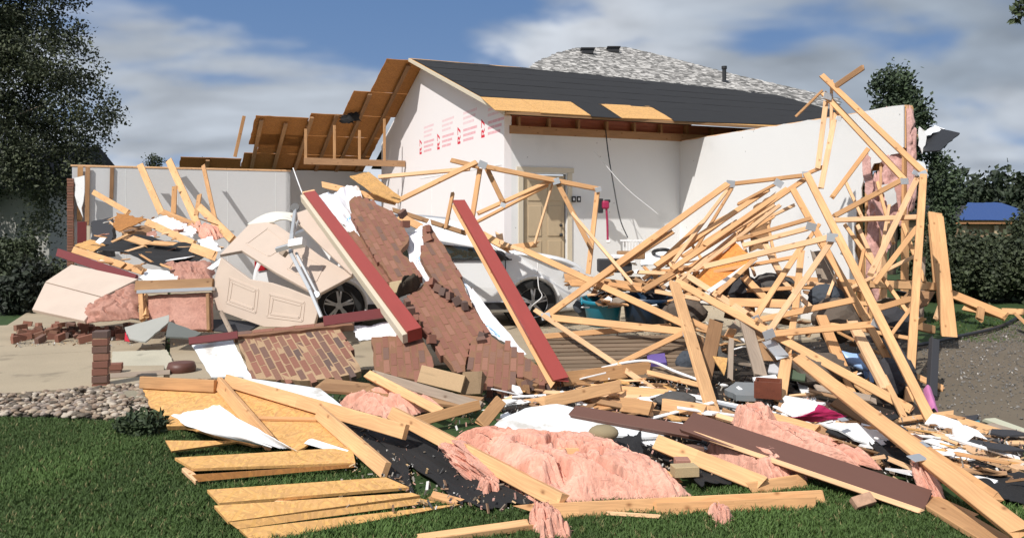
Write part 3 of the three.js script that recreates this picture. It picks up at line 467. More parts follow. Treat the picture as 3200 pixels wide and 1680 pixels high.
const leafOpaque = mat({ color: lin(1, 1, 1), roughness: .7, vertexColors: true });
const barkMat = mat({ color: lin(.62, .56, .48), map: T.bark }), darkBark = mat({ color: lin(.16, .12, .09), map: T.bark });
// lobes: [x, y, z, rx, ry, rz] about the foot of the tree
function crown(lobes, n, clump, colA, colB, seed, s0 = .8, s1 = 1.3) {
  const q = rng(seed), src = clump.attributes.position, sn = clump.attributes.normal, nv = src.count, pos = new Float32Array(n * nv * 3), nor = new Float32Array(n * nv * 3), col = new Float32Array(n * nv * 3), o = new THREE.Object3D(), p = V(0, 0, 0);
  let vol = lobes.map((l) => l[3] * l[4] * l[5]), tot = vol.reduce((a, b) => a + b, 0), i = 0, guard = 0;
  while (i < n && guard++ < n * 30) {
    let k = q() * tot, li = 0; while ((k -= vol[li]) > 0) li++; const l = lobes[li];
    const a = q() * 6.283, b = Math.acos(2 * q() - 1), r = Math.pow(q(), .42), x = l[0] + l[3] * r * Math.sin(b) * Math.cos(a), y = l[1] + l[4] * r * Math.cos(b), z = l[2] + l[5] * r * Math.sin(b) * Math.sin(a);
    if (fbm(x * 1.15 + seed, y * 1.35, z * 1.15, 3) < .43 + .14 * (r - .5)) continue;
    o.position.set(x, y, z); o.rotation.set(q() * 6, q() * 6, q() * 6); o.scale.setScalar(s0 + q() * (s1 - s0)); o.updateMatrix();
    const t = q(), c = [0, 1, 2].map((m) => lerp(colA[m], colB[m], t));
    for (let v = 0; v < nv; v++) { const w = (i * nv + v) * 3; p.fromBufferAttribute(src, v).applyMatrix4(o.matrix); pos[w] = p.x; pos[w + 1] = p.y; pos[w + 2] = p.z; p.fromBufferAttribute(sn, v).applyQuaternion(o.quaternion); nor[w] = p.x; nor[w + 1] = p.y; nor[w + 2] = p.z; col[w] = c[0]; col[w + 1] = c[1]; col[w + 2] = c[2]; }
    i++;
  }
  const g = new THREE.BufferGeometry(), cut = (a) => new THREE.BufferAttribute(a.slice(0, i * nv * 3), 3); g.setAttribute('position', cut(pos)); g.setAttribute('normal', cut(nor)); g.setAttribute('color', cut(col));
  return mesh(g, leafOpaque);
}
function limbs(list, m) { return mesh(mergeGeometries(list.map(([pts, r0, r1]) => { const c = new THREE.CatmullRomCurve3(pts.map((p) => V(...p))), seg = 14, g = new THREE.TubeGeometry(c, seg, 1, 7, false), p = g.attributes.position, fr = c.getSpacedPoints(seg); for (let i = 0; i <= seg; i++) for (let j = 0; j <= 7; j++) { const k = i * 8 + j, r = lerp(r0, r1, i / seg), cen = c.getPointAt(i / seg); p.setXYZ(k, cen.x + (p.getX(k) - cen.x) * r, cen.y + (p.getY(k) - cen.y) * r, cen.z + (p.getZ(k) - cen.z) * r); } g.computeVertexNormals(); return g; })), m); }
function tree(name, label, pos, lobes, n, clump, cA, cB, seed, limbList, bm, group) {
  const t = grp(pos); if (limbList.length) child(t, limbs(limbList, bm), 'trunk'); const c = crown(lobes, n, clump, cA, cB, seed); child(t, c, 'crown'); return put(t, name, label, name === 'shrub' ? 'shrub' : name === 'hanging_branch' ? 'branch' : 'tree', group);
}
{
  const birch = leafClump(12, .26, .1, .03, 3), broad = leafClump(12, .3, .13, .045, 5), small = leafClump(12, .22, .09, .03, 8);
  tree('birch_tree', 'big dark leafy tree with pale limbs beside the brick house corner', V(-15.9, 0, -24.5),
    [[-.4, 8.6, 0, 3, 3, 2.8], [.6, 6.6, .3, 2.9, 1.7, 2.4], [1.2, 4.9, .4, 2.9, 1.5, 2.2], [.8, 3.4, .3, 2.6, 1.4, 2.2], [1.6, 2, .2, 1, 1.1, 1], [-1.8, 5.4, 0, 2.2, 2.4, 2], [-2, 3, 0, 2, 2, 2], [1, 10.2, 0, 2, 1.6, 1.8]], 10500, birch, [.024, .032, .017], [.075, .09, .04], 17,
    [[[[-.4, 0, 0], [-.3, 2, 0], [-.8, 5, .2], [-.6, 9, 0]], .2, .06], [[[-1.1, 5.4, 2.0], [-.6, 6.6, 2.2], [.3, 7.9, 2.3]], .06, .03], [[[-.9, 4.9, 2.0], [.1, 6.1, 2.2]], .05, .02], [[[-1.3, 3.5, 1.9], [-1.35, 6, 2], [-1.1, 8.4, 2.1]], .07, .04], [[[-.4, 3, 0], [1, 4.6, .6], [2, 5, .8]], .07, .02]], barkMat);
  tree('poplar_tree', 'upright leafy tree behind the bright broken wall', V(11.35, 0, -24), [[-.75, 4.3, 0, .34, 1.1, .4], [-.35, 4.8, 0, .36, 1.3, .5], [.05, 5.1, .1, .36, 1.3, .5], [.4, 5.1, 0, .34, 1.15, .5], [.75, 4.6, 0, .38, 1.1, .5], [.1, 4.0, 0, .95, .9, .8], [1.25, 3.6, 0, .3, .6, .4], [1.4, 2.4, .2, .42, 1.3, .5], [1.2, 1.4, .2, .5, .9, .5]], 1300, leafClump(11, .22, .12, .04, 6), [.024, .04, .02], [.06, .09, .04], 21, [[[[0, 0, 0], [.1, 2, 0], [0, 5.4, 0]], .12, .03]], darkBark);
  const dark = [.022, .031, .014], mid = [.055, .072, .03];
  tree('leafy_tree', 'dark bushy tree rising at the right above the tarped house', V(11.2, 0, -17.4), [[-.4, 1.0, 0, .6, .6, .6], [.3, 1.8, 0, .65, .75, .7], [.7, 2.1, 0, .7, .6, .7], [1.4, 2.2, 0, 1, .75, .9], [.9, 1.2, 0, 1.4, 1.1, 1], [.2, .8, 0, 1.2, .9, 1], [2.3, 1.8, 0, 1.2, 1.3, 1]], 2800, small, dark, mid, 31, [[[[.6, 0, 0], [.7, 2.1, 0]], .1, .04]], darkBark);
  tree('shrub', 'low dark green hedge shrub behind the leaning boards', V(8.8, 0, -16), [[0, .55, 0, 1.0, .65, .9], [.9, .65, 0, .7, .6, .7], [.3, .95, 0, .5, .4, .5], [-.4, .8, 0, .5, .5, .5]], 1300, small, dark, mid, 35, [], darkBark);
  tree('shrub', 'wide dark green hedge shrub beside the gravel yard', V(10.9, 0, -15.4), [[-.4, .6, 0, 1.0, .65, .9], [.9, .75, 0, 1.1, .8, .9], [.5, 1.1, -.3, .7, .45, .6], [1.3, 1.35, 0, .6, .5, .5]], 1700, small, dark, mid, 38, [], darkBark);
  tree('shrub', 'dark shrub at the end of the hedge by the picture edge', V(13, 0, -16), [[0, .9, 0, 1.2, 1.2, 1], [.3, 1.9, 0, .9, .7, .8], [-.5, 1.7, 0, .5, .5, .5]], 1400, small, dark, mid, 39, [], darkBark);
  tree('shrub', 'small dark leafy shrub beside the river stones', G(440, 1345), [[.02, .07, .1, .13, .08, .12], [.14, .06, .16, .12, .07, .1]], 200, leafClump(9, .05, .05, .014, 10), [.02, .035, .014], [.05, .075, .025], 41, [], darkBark);
  tree('shrub', 'dark shrub at the foot of the big dark tree', V(-12.6, 0, -20.6), [[0, .5, 0, .8, .7, .6], [-.8, .5, 0, .7, .7, .6]], 700, small, dark, mid, 43, [], darkBark);
  tree('shrub', 'black green shrub beyond the pale fallen door leaf by the driveway', V(-8.3, 0, -13.8), [[.1, .35, 0, .34, .4, .3], [-.3, .3, 0, .3, .32, .3], [.1, .7, 0, .2, .2, .2]], 420, small, [.008, .012, .008], [.02, .03, .014], 47, [], darkBark);
  tree('shrub', 'low dark shrub between the rubble row and the big dark tree', V(-10.2, 0, -16.6), [[0, .4, 0, .8, .45, .5], [.8, .35, 0, .5, .4, .4], [-.6, .5, 0, .5, .5, .4]], 700, small, dark, mid, 48, [], darkBark);
  for (const [x, d, h, s, lb] of [[-12.4, 33, 4.35, 51, 'distant tree top just above the rear garage wall'], [-15.2, 34, 4.5, 52, 'distant tree top between the big tree and the rear wall']]) tree('distant_tree', lb, V(x, 0, -d), [[0, h - .9, 0, .6, .8, .5], [.7, h - 1.2, 0, .6, .6, .5], [-.6, h - 1.3, 0, .5, .6, .5]], 260, small, dark, mid, s, [[[[0, 0, 0], [0, h - .4, 0]], .08, .03]], darkBark);
  // far tree line: a mass nobody could count
  const q = rng(66), lob = []; for (let i = 0; i < 46; i++) lob.push([q() * 60 - 4, 1.6 + q() * 2.4, q() * 4, 2.4 + q() * 2, 1.6 + q() * 1.6, 2]);
  const tl = grp(V(24, 0, -66)); child(tl, crown(lob, 5200, leafClump(10, .7, .34, .13, 12), [.016, .026, .014], [.034, .05, .022], 67, .9, 1.6), 'foliage'); put(tl, 'tree_line', 'far dark tree line beyond the tarped house', 'tree line'); tl.userData.kind = 'stuff';
  const lob2 = []; for (let i = 0; i < 40; i++) lob2.push([-q() * 90, 1.4 + q() * 1.6, q() * 4, 2.4 + q() * 2, 1.4 + q() * 1.2, 2]);
  const t2 = grp(V(-26, 0, -80)); child(t2, crown(lob2, 3000, leafClump(10, .7, .34, .13, 14), [.016, .026, .014], [.034, .05, .022], 69, .9, 1.6), 'foliage'); put(t2, 'tree_line', 'far dark tree line behind the driveway', 'tree line'); t2.userData.kind = 'stuff';
  // a leafy twig of a near tree reaching into the top right corner
  tree('hanging_branch', 'small leafy twig hanging into the top right corner', P(3215, 20, 9), [[-.06, -.02, 0, .1, .14, .08], [.1, .1, 0, .14, .14, .1]], 60, leafClump(7, .06, .08, .022, 15), [.03, .045, .02], [.06, .085, .03], 71, [[[[.9, .7, 0], [.3, .25, 0], [-.1, -.05, 0]], .012, .004]], darkBark);
}
{ // pale neighbouring house glimpsed under the big tree
  const h = grp(V(-16.2, 0, -28)); child(h, mesh(box(7, 2.6, 5, -2, 1.3, 0), mat({ color: lin(.55, .54, .5), map: T.wall })), 'wall');
  const r = new THREE.Shape([[-3, 0], [3, 0], [0, 1.6]].map((p) => new THREE.Vector2(...p))), g = new THREE.ExtrudeGeometry(r, { depth: 7.6, bevelEnabled: false }); g.rotateY(Math.PI / 2); g.translate(-5.8, 2.6, 0); child(h, mesh(g, M.darkstuff), 'roof');
  const wn = child(h, mesh(box(1.1, 1.1, .06, -.6, 1.5, 2.52), M.white), 'window'); child(wn, mesh(box(.94, .94, .05, -.6, 1.5, 2.54), mat({ color: lin(.03, .04, .05), roughness: .08 })), 'pane');
  put(h, 'neighbour_house', 'pale neighbouring house half hidden under the big dark tree', 'house');
}
{ // far house under a blue tarpaulin
  const o = P(2985, 760, 38).setY(0), h = grp(o);
  child(h, mesh(box(3.4, 2.2, 5, .5, 1.1, 0), mat({ color: lin(.3, .2, .12), roughness: .9 })), 'wall');
  const s = new THREE.Shape([[-2.8, 0], [2.8, 0], [0, .95]].map((p) => new THREE.Vector2(...p))), g = new THREE.ExtrudeGeometry(s, { depth: 3.8, bevelEnabled: false }); g.rotateY(Math.PI / 2); g.translate(-1.4, 2.2, 0);
  child(h, mesh(g, M.darkstuff), 'roof');
  child(h, clothMesh(V(-1.5, 2.3, 3), V(2.5, 2.3, 3), V(2.2, 3.42, .06), V(.6, 3.42, .06), 30, 12, .01, mat({ color: lin(.025, .065, .21), roughness: .5 }), (u, v) => .07 + .06 * fbm(u * 9, v * 4, 3, 3)), 'blue_tarp', 'blue tarpaulin over the roof');
  child(h, mesh(box(4, .16, .06, .5, 2.08, 2.84), mat({ color: lin(.62, .3, .14) })), 'fascia');
  for (const x of [-1, .4, 1.8]) child(h, mesh(box(.18, 1.9, .12, x, .95, 2.56), M.tan), 'porch_post');
  h.scale.set(1, .74, 1); put(h, 'tarped_house', 'far house with a blue tarpaulin over its roof among the trees', 'house');
}

// ================================================================ THE FALLEN BRICK FRONT
// the brick facing came down in one sloping sheet: its plane
const slope = plane3([1600, 1220, 7.24], [1100, 610, 11.0], [1100, 1100, 7.74]);
const brickGeos = [0, 1, 2, 3].map((k) => { const g = new THREE.BoxGeometry(.187, .086, .053, 1, 1, 1), p = g.attributes.position; for (let i = 0; i < p.count; i++) { const h = (a) => (hash3(Math.sign(p.getX(i)) + 2 + k * 5, Math.sign(p.getY(i)) + 2, Math.sign(p.getZ(i)) * 3 + a) - .5); p.setXYZ(i, p.getX(i) + h(5) * .006, p.getY(i) + h(9) * .004, p.getZ(i) + h(13) * .005); } g.computeVertexNormals(); return g; });
// a slab of facing: outline in the photograph, direction of the courses, the plane it lies on
function brickSlab(label, outline, dir, pl, o = {}) {
  const pts = outline.map((p) => pl(p[0], p[1], o.off || 0)), c = pts.reduce((s, p) => s.add(p), V(0, 0, 0)).divideScalar(pts.length), n = pl.n;
  const mid = outline.reduce((s, p) => [s[0] + p[0] / outline.length, s[1] + p[1] / outline.length], [0, 0]);
  const e1 = pl(mid[0] + dir[0], mid[1] + dir[1]).sub(pl(mid[0], mid[1])).normalize(), e2 = new THREE.Vector3().crossVectors(e1, n).normalize();
  const g = grp(c), f = pts.map((p) => { const d = p.clone().sub(c); return [d.dot(e1), d.dot(e2)]; });
  const inside = (x, y) => { let r = false; for (let i = 0, j = f.length - 1; i < f.length; j = i++) { const [a, b] = f[i], [p, q] = f[j]; if ((b > y) !== (q > y) && x < (p - a) * (y - b) / (q - b) + a) r = !r; } return r; };
  const sh = panelMesh(pts, .07, o.pale ? M.mortar : M.mortar2, { rag: .012, ragStep: .09 }); sh.position.addScaledVector(n, -.002); childAt(g, sh, 'mortar');
  const q4 = new THREE.Quaternion().setFromRotationMatrix(new THREE.Matrix4().makeBasis(e1, n, e2));
  const xs = f.map((p) => p[0]), ys = f.map((p) => p[1]), q = rng(o.seed || 1); let row = 0, cnt = 0;
  for (let y = Math.min(...ys) + .034; y < Math.max(...ys); y += .067, row++) for (let x = Math.min(...xs) - .1 + (row % 2) * .101; x < Math.max(...xs) + .1; x += .202) {
    const hits = [[0, 0], [-.07, 0], [.07, 0], [-.05, .02], [.05, -.02]].filter(([a, b]) => inside(x + a, y + b)).length;
    if (hits < 3 || (o.miss && q() < o.miss)) continue;
    const k = mesh(brickGeos[cnt % 4], M.brick[o.pale ? Math.floor(q() * 7) : [0, 1, 2, 6, 0, 1, 5, 3][Math.floor(q() * 8)]]); k.quaternion.copy(q4); const j = o.loose || 0;
    k.position.addScaledVector(e1, x + (q() - .5) * .004).addScaledVector(e2, y + (q() - .5) * .003).addScaledVector(n, -.043 + (q() - .5) * .0035 + (j ? (q() - .3) * j : 0));
    if (hits < 5 && !j) k.scale.x = .9; child(g, k, 'brick'); cnt++;
  }
  return put(g, 'brick_slab', label, 'brick wall');
}
const down = [33, 54];
brickSlab('clean slab of red brick with pale mortar beside the white sheet and red trim', [[738, 1050], [1060, 1022], [1128, 1158], [1060, 1176], [960, 1188], [785, 1180]], down, slope, { seed: 3, pale: true });
brickSlab('course of bricks on edge forming the border of the clean brick slab', [[722, 1038], [1088, 1000], [1104, 1014], [730, 1052]], [100, -10], slope, { off: .035, seed: 4 });
brickSlab('small square red brick slab lying below the foot of the red beam', [[1160, 1052], [1318, 1046], [1356, 1142], [1330, 1160], [1300, 1186], [1172, 1158]], [6, 60], slope, { seed: 5, off: .03 });
brickSlab('broken brick slab wedged between the stone block and the splintered red beam', [[1462, 1148], [1470, 1066], [1512, 1040], [1610, 1092], [1752, 1188], [1690, 1200], [1612, 1166], [1606, 1222], [1522, 1200]], [-4, 60], slope, { seed: 6, off: .05 });
brickSlab('long middle brick slab running down between the two red beams', [[1268, 934], [1300, 905], [1330, 878], [1390, 905], [1480, 958], [1516, 1020], [1505, 1050], [1464, 1075], [1454, 1160], [1420, 1160], [1352, 1060], [1318, 1010], [1286, 962]], [34, 56], slope, { seed: 7 });
brickSlab('upper brick slab leaning highest below the yellow sheathing', [[1090, 628], [1108, 612], [1160, 628], [1224, 660], [1250, 694], [1278, 736], [1272, 760], [1250, 785], [1300, 835], [1312, 858], [1290, 880], [1230, 884], [1180, 810], [1140, 752], [1110, 690]], [34, 56], slope, { seed: 8, off: .05 });
brickSlab('narrow brick slab along the edge of the long red beam', [[1084, 730], [1106, 718], [1136, 752], [1180, 812], [1228, 884], [1226, 890], [1205, 880]], [34, 56], slope, { seed: 9 });
brickSlab('torn right hand strip of brick beside the white wrap and the car door', [[1320, 706], [1340, 700], [1400, 790], [1446, 880], [1476, 960], [1440, 935], [1400, 905], [1352, 868], [1326, 828], [1312, 800], [1328, 770]], [34, 56], slope, { seed: 10, off: .03 });
// loose and half bricks of the broken edges
const looseBrick = (label, x, y, off, m, sx = 1, group = 'broken brick bits', pl = slope) => { const k = mesh(brickGeos[Math.floor(R() * 4)], m); k.position.copy(pl(x, y, off)); k.rotation.set(rr(-.5, .5), rr(0, 3), rr(-.5, .5)); k.scale.x = sx; return put(k, 'loose_brick', label, 'brick', group); };
for (const [x, y] of [[1352, 884], [1368, 900], [1386, 912], [1406, 926], [1428, 940], [1452, 954], [1272, 948], [1284, 972], [1300, 1000], [1330, 1040], [1348, 1060], [1508, 1052], [1504, 1068]]) looseBrick('dark half brick in the broken edge of the middle brick slab', x, y, .05, pick([M.brick[3], M.brick[4], M.brick[2]]), .45, 'half bricks along the middle slab');
for (const [x, y] of [[1622, 1200], [1642, 1205], [1662, 1204], [1684, 1206], [1706, 1205], [1730, 1208], [1598, 1228], [1640, 1222]]) looseBrick('grey mortared half brick at the foot of the splintered red beam', x, y, .0, pick([M.brick[3], M.brick[4], M.oldwood[1]]), .5, 'half bricks below the splintered beam');
for (const [x, y] of [[1258, 668], [1266, 700], [1336, 744], [1340, 716]]) looseBrick('brick bit on the ragged top edge of the leaning brick', x, y, .06, pick(M.brick), .6, 'brick bits along the ragged top edge');

// white weather wrap behind the bricks
const wr = (label, q, b, o = {}) => put(clothMesh(slope(...q[0], o.off), slope(...q[1], o.off), slope(...q[2], o.off), slope(...q[3], o.off), 40, 30, .006, M.wrap, (u, v) => b * (fbm(u * 5, v * 6, q[0][0], 4) - .5) + b * .3 * Math.abs(fbm(u * 14 + v * 5, v * 4, 7, 2) - .5), { rag: o.rag || .03, u0: o.u0 || .4, v0: o.v0 || .3 }), 'weather_wrap', label, 'wrap');
wr('crumpled white wrap between the long red beam and the upper bricks', [[985, 612], [1120, 575], [1182, 812], [1112, 752]], .16, { off: -.07 });
wr('white wrap with blue print showing in the hole between brick slabs', [[1262, 735], [1345, 690], [1400, 905], [1290, 860]], .08, { off: -.08, u0: .05, v0: .02 });
wr('long white wrap strip along the brick edge below the car door', [[1440, 868], [1478, 905], [1650, 1112], [1520, 1035]], .06, { off: -.07, u0: .2, v0: .5 });
wr('white wrap with a blue logo beside the foot of the long red beam', [[1098, 1020], [1252, 1004], [1300, 1050], [1120, 1064]], .06, { off: -.05, u0: .16, v0: .08 });
put(panelMesh([slope(598, 1078), slope(728, 1062), slope(786, 1182), slope(740, 1176), slope(660, 1178)], .014, M.drywall, { rag: .006 }), 'drywall_sheet', 'speckled white sheet at the left edge of the clean brick slab', 'drywall');

// red beams with their pale and raw sides
{ const a = slope(968, 612, .12), b = slope(1296, 1046, .14), t = grp(b.clone()); childAt(t, barMesh(a, b, .15, .13, M.red, { face: slope.n }), 'red_face'); const side = new THREE.Vector3().crossVectors(slope.n, b.clone().sub(a)).normalize(); const s = side.x > 0 ? -1 : 1; const d = side.multiplyScalar(s * .1); childAt(t, barMesh(a.clone().add(d).addScaledVector(slope.n, -.012), b.clone().add(d).addScaledVector(slope.n, -.012), .05, .1, M.cream, { face: slope.n }), 'pale_edge'); const e = b.clone().sub(a).normalize(); childAt(t, barMesh(a.clone().addScaledVector(e, -.09), a.clone().addScaledVector(e, -.004), .16, .12, M.lumber[2], { face: slope.n, ja: .09 }), 'raw_end', 'splintered yellow wood end'); put(t, 'red_beam', 'long red painted trim beam with a pale edge leaning over the garage door panels', 'beam'); }
{ const a = slope(1432, 626, .16), b = slope(1752, 1186, .12), t = grp(b.clone()); childAt(t, barMesh(a, b, .15, .05, M.red, { face: slope.n, ja: .1, jb: .3 }), 'red_face'); const side = new THREE.Vector3().crossVectors(slope.n, b.clone().sub(a)).normalize(); if (side.x > 0) side.negate(); side.multiplyScalar(.056).addScaledVector(slope.n, -.03); childAt(t, barMesh(a.clone().add(side), b.clone().add(side), .1, .04, M.lumber[1], { face: slope.n.clone().add(V(-1.2, 0, 0)), ja: .15, jb: .4 }), 'raw_side', 'raw yellow wood side'); put(t, 'splintered_beam', 'splintered red painted beam with a raw yellow side leaning before the car', 'beam'); }
put(barMesh(slope(590, 1066, .08), slope(742, 1046, .08), .07, .05, M.maroon, {}), 'maroon_trim', 'maroon trim board above the speckled white sheet', 'trim board');
put(barMesh(slope(1010, 1004, .06), slope(1196, 978, .06), .1, .05, M.maroon, {}), 'maroon_trim', 'maroon trim board under the rear wheel of the car', 'trim board');
// stone cap blocks
{ const pl = plane3([1310, 1180, 6.95], [1510, 1220, 6.9], [1400, 1150, 7.2]); const t = grp(P(1410, 1215, 6.95)); childAt(t, barMesh(P(1316, 1172, 7.0), P(1450, 1205, 6.95), .15, .2, mat({ color: lin(1, .78, .57), map: T.conc, bumpMap: T.conc, bumpScale: .006 }), { face: V(0, .35, 1) }), 'cut_face'); childAt(t, barMesh(P(1449, 1206, 7.03), P(1512, 1204, 7.0), .2, .2, mat({ color: lin(.5, .38, .28), map: T.conc, bumpMap: T.conc, bumpScale: .02 }), { face: V(.2, .5, 1), ja: .03, jb: .05 }), 'broken_end', 'rough brown broken end'); put(t, 'stone_block', 'long tan stone block with a rough broken end lying on bricks', 'stone block'); }
put(barMesh(P(1374, 1226, 7.05), P(1400, 1222, 7.05), .11, .1, M.mortar, {}), 'mortar_lump', 'small tan mortar piece propping the long stone block', 'mortar');
put(barMesh(P(1222, 902, 8.85), P(1282, 892, 8.8), .13, .12, mat({ color: lin(.95, .84, .66), map: T.conc }), { ja: .03 }), 'stone_block', 'square pale stone block halfway down the leaning brick', 'stone block');
{ const k = woolMesh([slope(1236, 930, .02), slope(1300, 905, .02), slope(1318, 880, .02), slope(1260, 888, .02)], .1, mat({ color: lin(.36, .29, .2), map: T.soil, bumpMap: T.soil, bumpScale: .02 }), 5, { nu: 20, nv: 16 }); put(k, 'mortar_lump', 'crumbled grey brown mortar below the square pale stone', 'mortar'); }
// brick pier and its rubble at the driveway
{ const b0 = G(315, 1216), t = grp(b0); childAt(t, barMesh(b0.clone(), b0.clone().setY(.55), .12, .12, M.mortar, { face: V(.3, 0, 1) }), 'mortar'); const g = rbox(.135, .062, .135, .004, 0, 0, 0); for (let i = 0; i < 8; i++) { const k = mesh(g, M.brick[[2, 3, 0, 2, 5, 3, 2, 4][i]]); k.position.set(rr(-.006, .006), .035 + i * .07, rr(-.006, .006)); k.rotation.y = .3 + rr(-.06, .06); child(t, k, 'brick'); } put(t, 'brick_pier', 'narrow upright stub of brown bricks at the driveway edge', 'brick pier'); }
{ const t = grp(G(357, 1176)); for (const [x, y, m] of [[0, .035, 3], [.01, .105, 2]]) { const k = mesh(rbox(.13, .066, .1, .005, 0, 0, 0), M.brick[m]); k.position.set(x, y, 0); k.rotation.y = .3; child(t, k, 'brick'); } put(t, 'brick_stub', 'two brown bricks stacked behind the upright brick stub', 'bricks'); }
{ const q = rng(808); for (let i = 0; i < 64; i++) { const x = lerp(40, 420, q()), y = lerp(1012, 1062, q()), mi = Math.floor(q() * 7), k = mesh(brickGeos[i % 4], M.brick[mi]); k.position.copy(G(x, y, .06 + q() * .05)); k.rotation.set(q() * .6 - .3, q() * 3, q() * .6 - .3); k.scale.x = .35 + q() * .75; const w = ['red', 'orange red', 'dark red', 'brown', 'grey brown', 'tan', 'pinkish'][mi], side = x < 160 ? 'at the far end of the low rubble row on the driveway' : x < 290 ? 'in the low rubble row below the pale door leaf' : 'in the rubble row behind the upright brick stub'; put(k, 'rubble_brick', w + ' broken brick ' + side, 'brick', w + ' rubble bricks ' + side); } }
put(mesh(new THREE.LatheGeometry([[.001, 0], [.12, 0], [.16, .05], [.17, .12], [.15, .19], [.09, .2], [.001, .19]].map((p) => new THREE.Vector2(...p)), 24), mat({ color: lin(.13, .05, .035), map: T.paint, roughness: .5 })), 'round_pot', 'upturned round brown pot beside the pale sheet', 'pot').position.copy(G(566, 1172)); scene.children[scene.children.length - 1].scale.set(.85, .7, .85);
put(barMesh(G(345, 1178, .05), G(530, 1166, .05), .09, .04, M.grey[0], { face: V(0, 1, .4) }), 'weathered_board', 'grey weathered board on the ground before the pale sheet', 'board');
put(panelMesh([G(345, 1168, .03), G(350, 1100, .08), G(520, 1090, .1), G(548, 1150, .03)], .02, M.concrete2, { rag: .008 }), 'pale_sheet', 'pale grey sheet lying on the driveway behind the brown pot', 'sheet');
put(panelMesh([G(352, 1228, .05), G(418, 1215, .09), G(462, 1248, .05), G(452, 1258, .03), G(392, 1250, .05)], .05, mat({ color: lin(.5, .5, .46), map: T.conc }), { rag: .008 }), 'flagstone', 'broken flat grey flagstone on the river stones', 'stone');

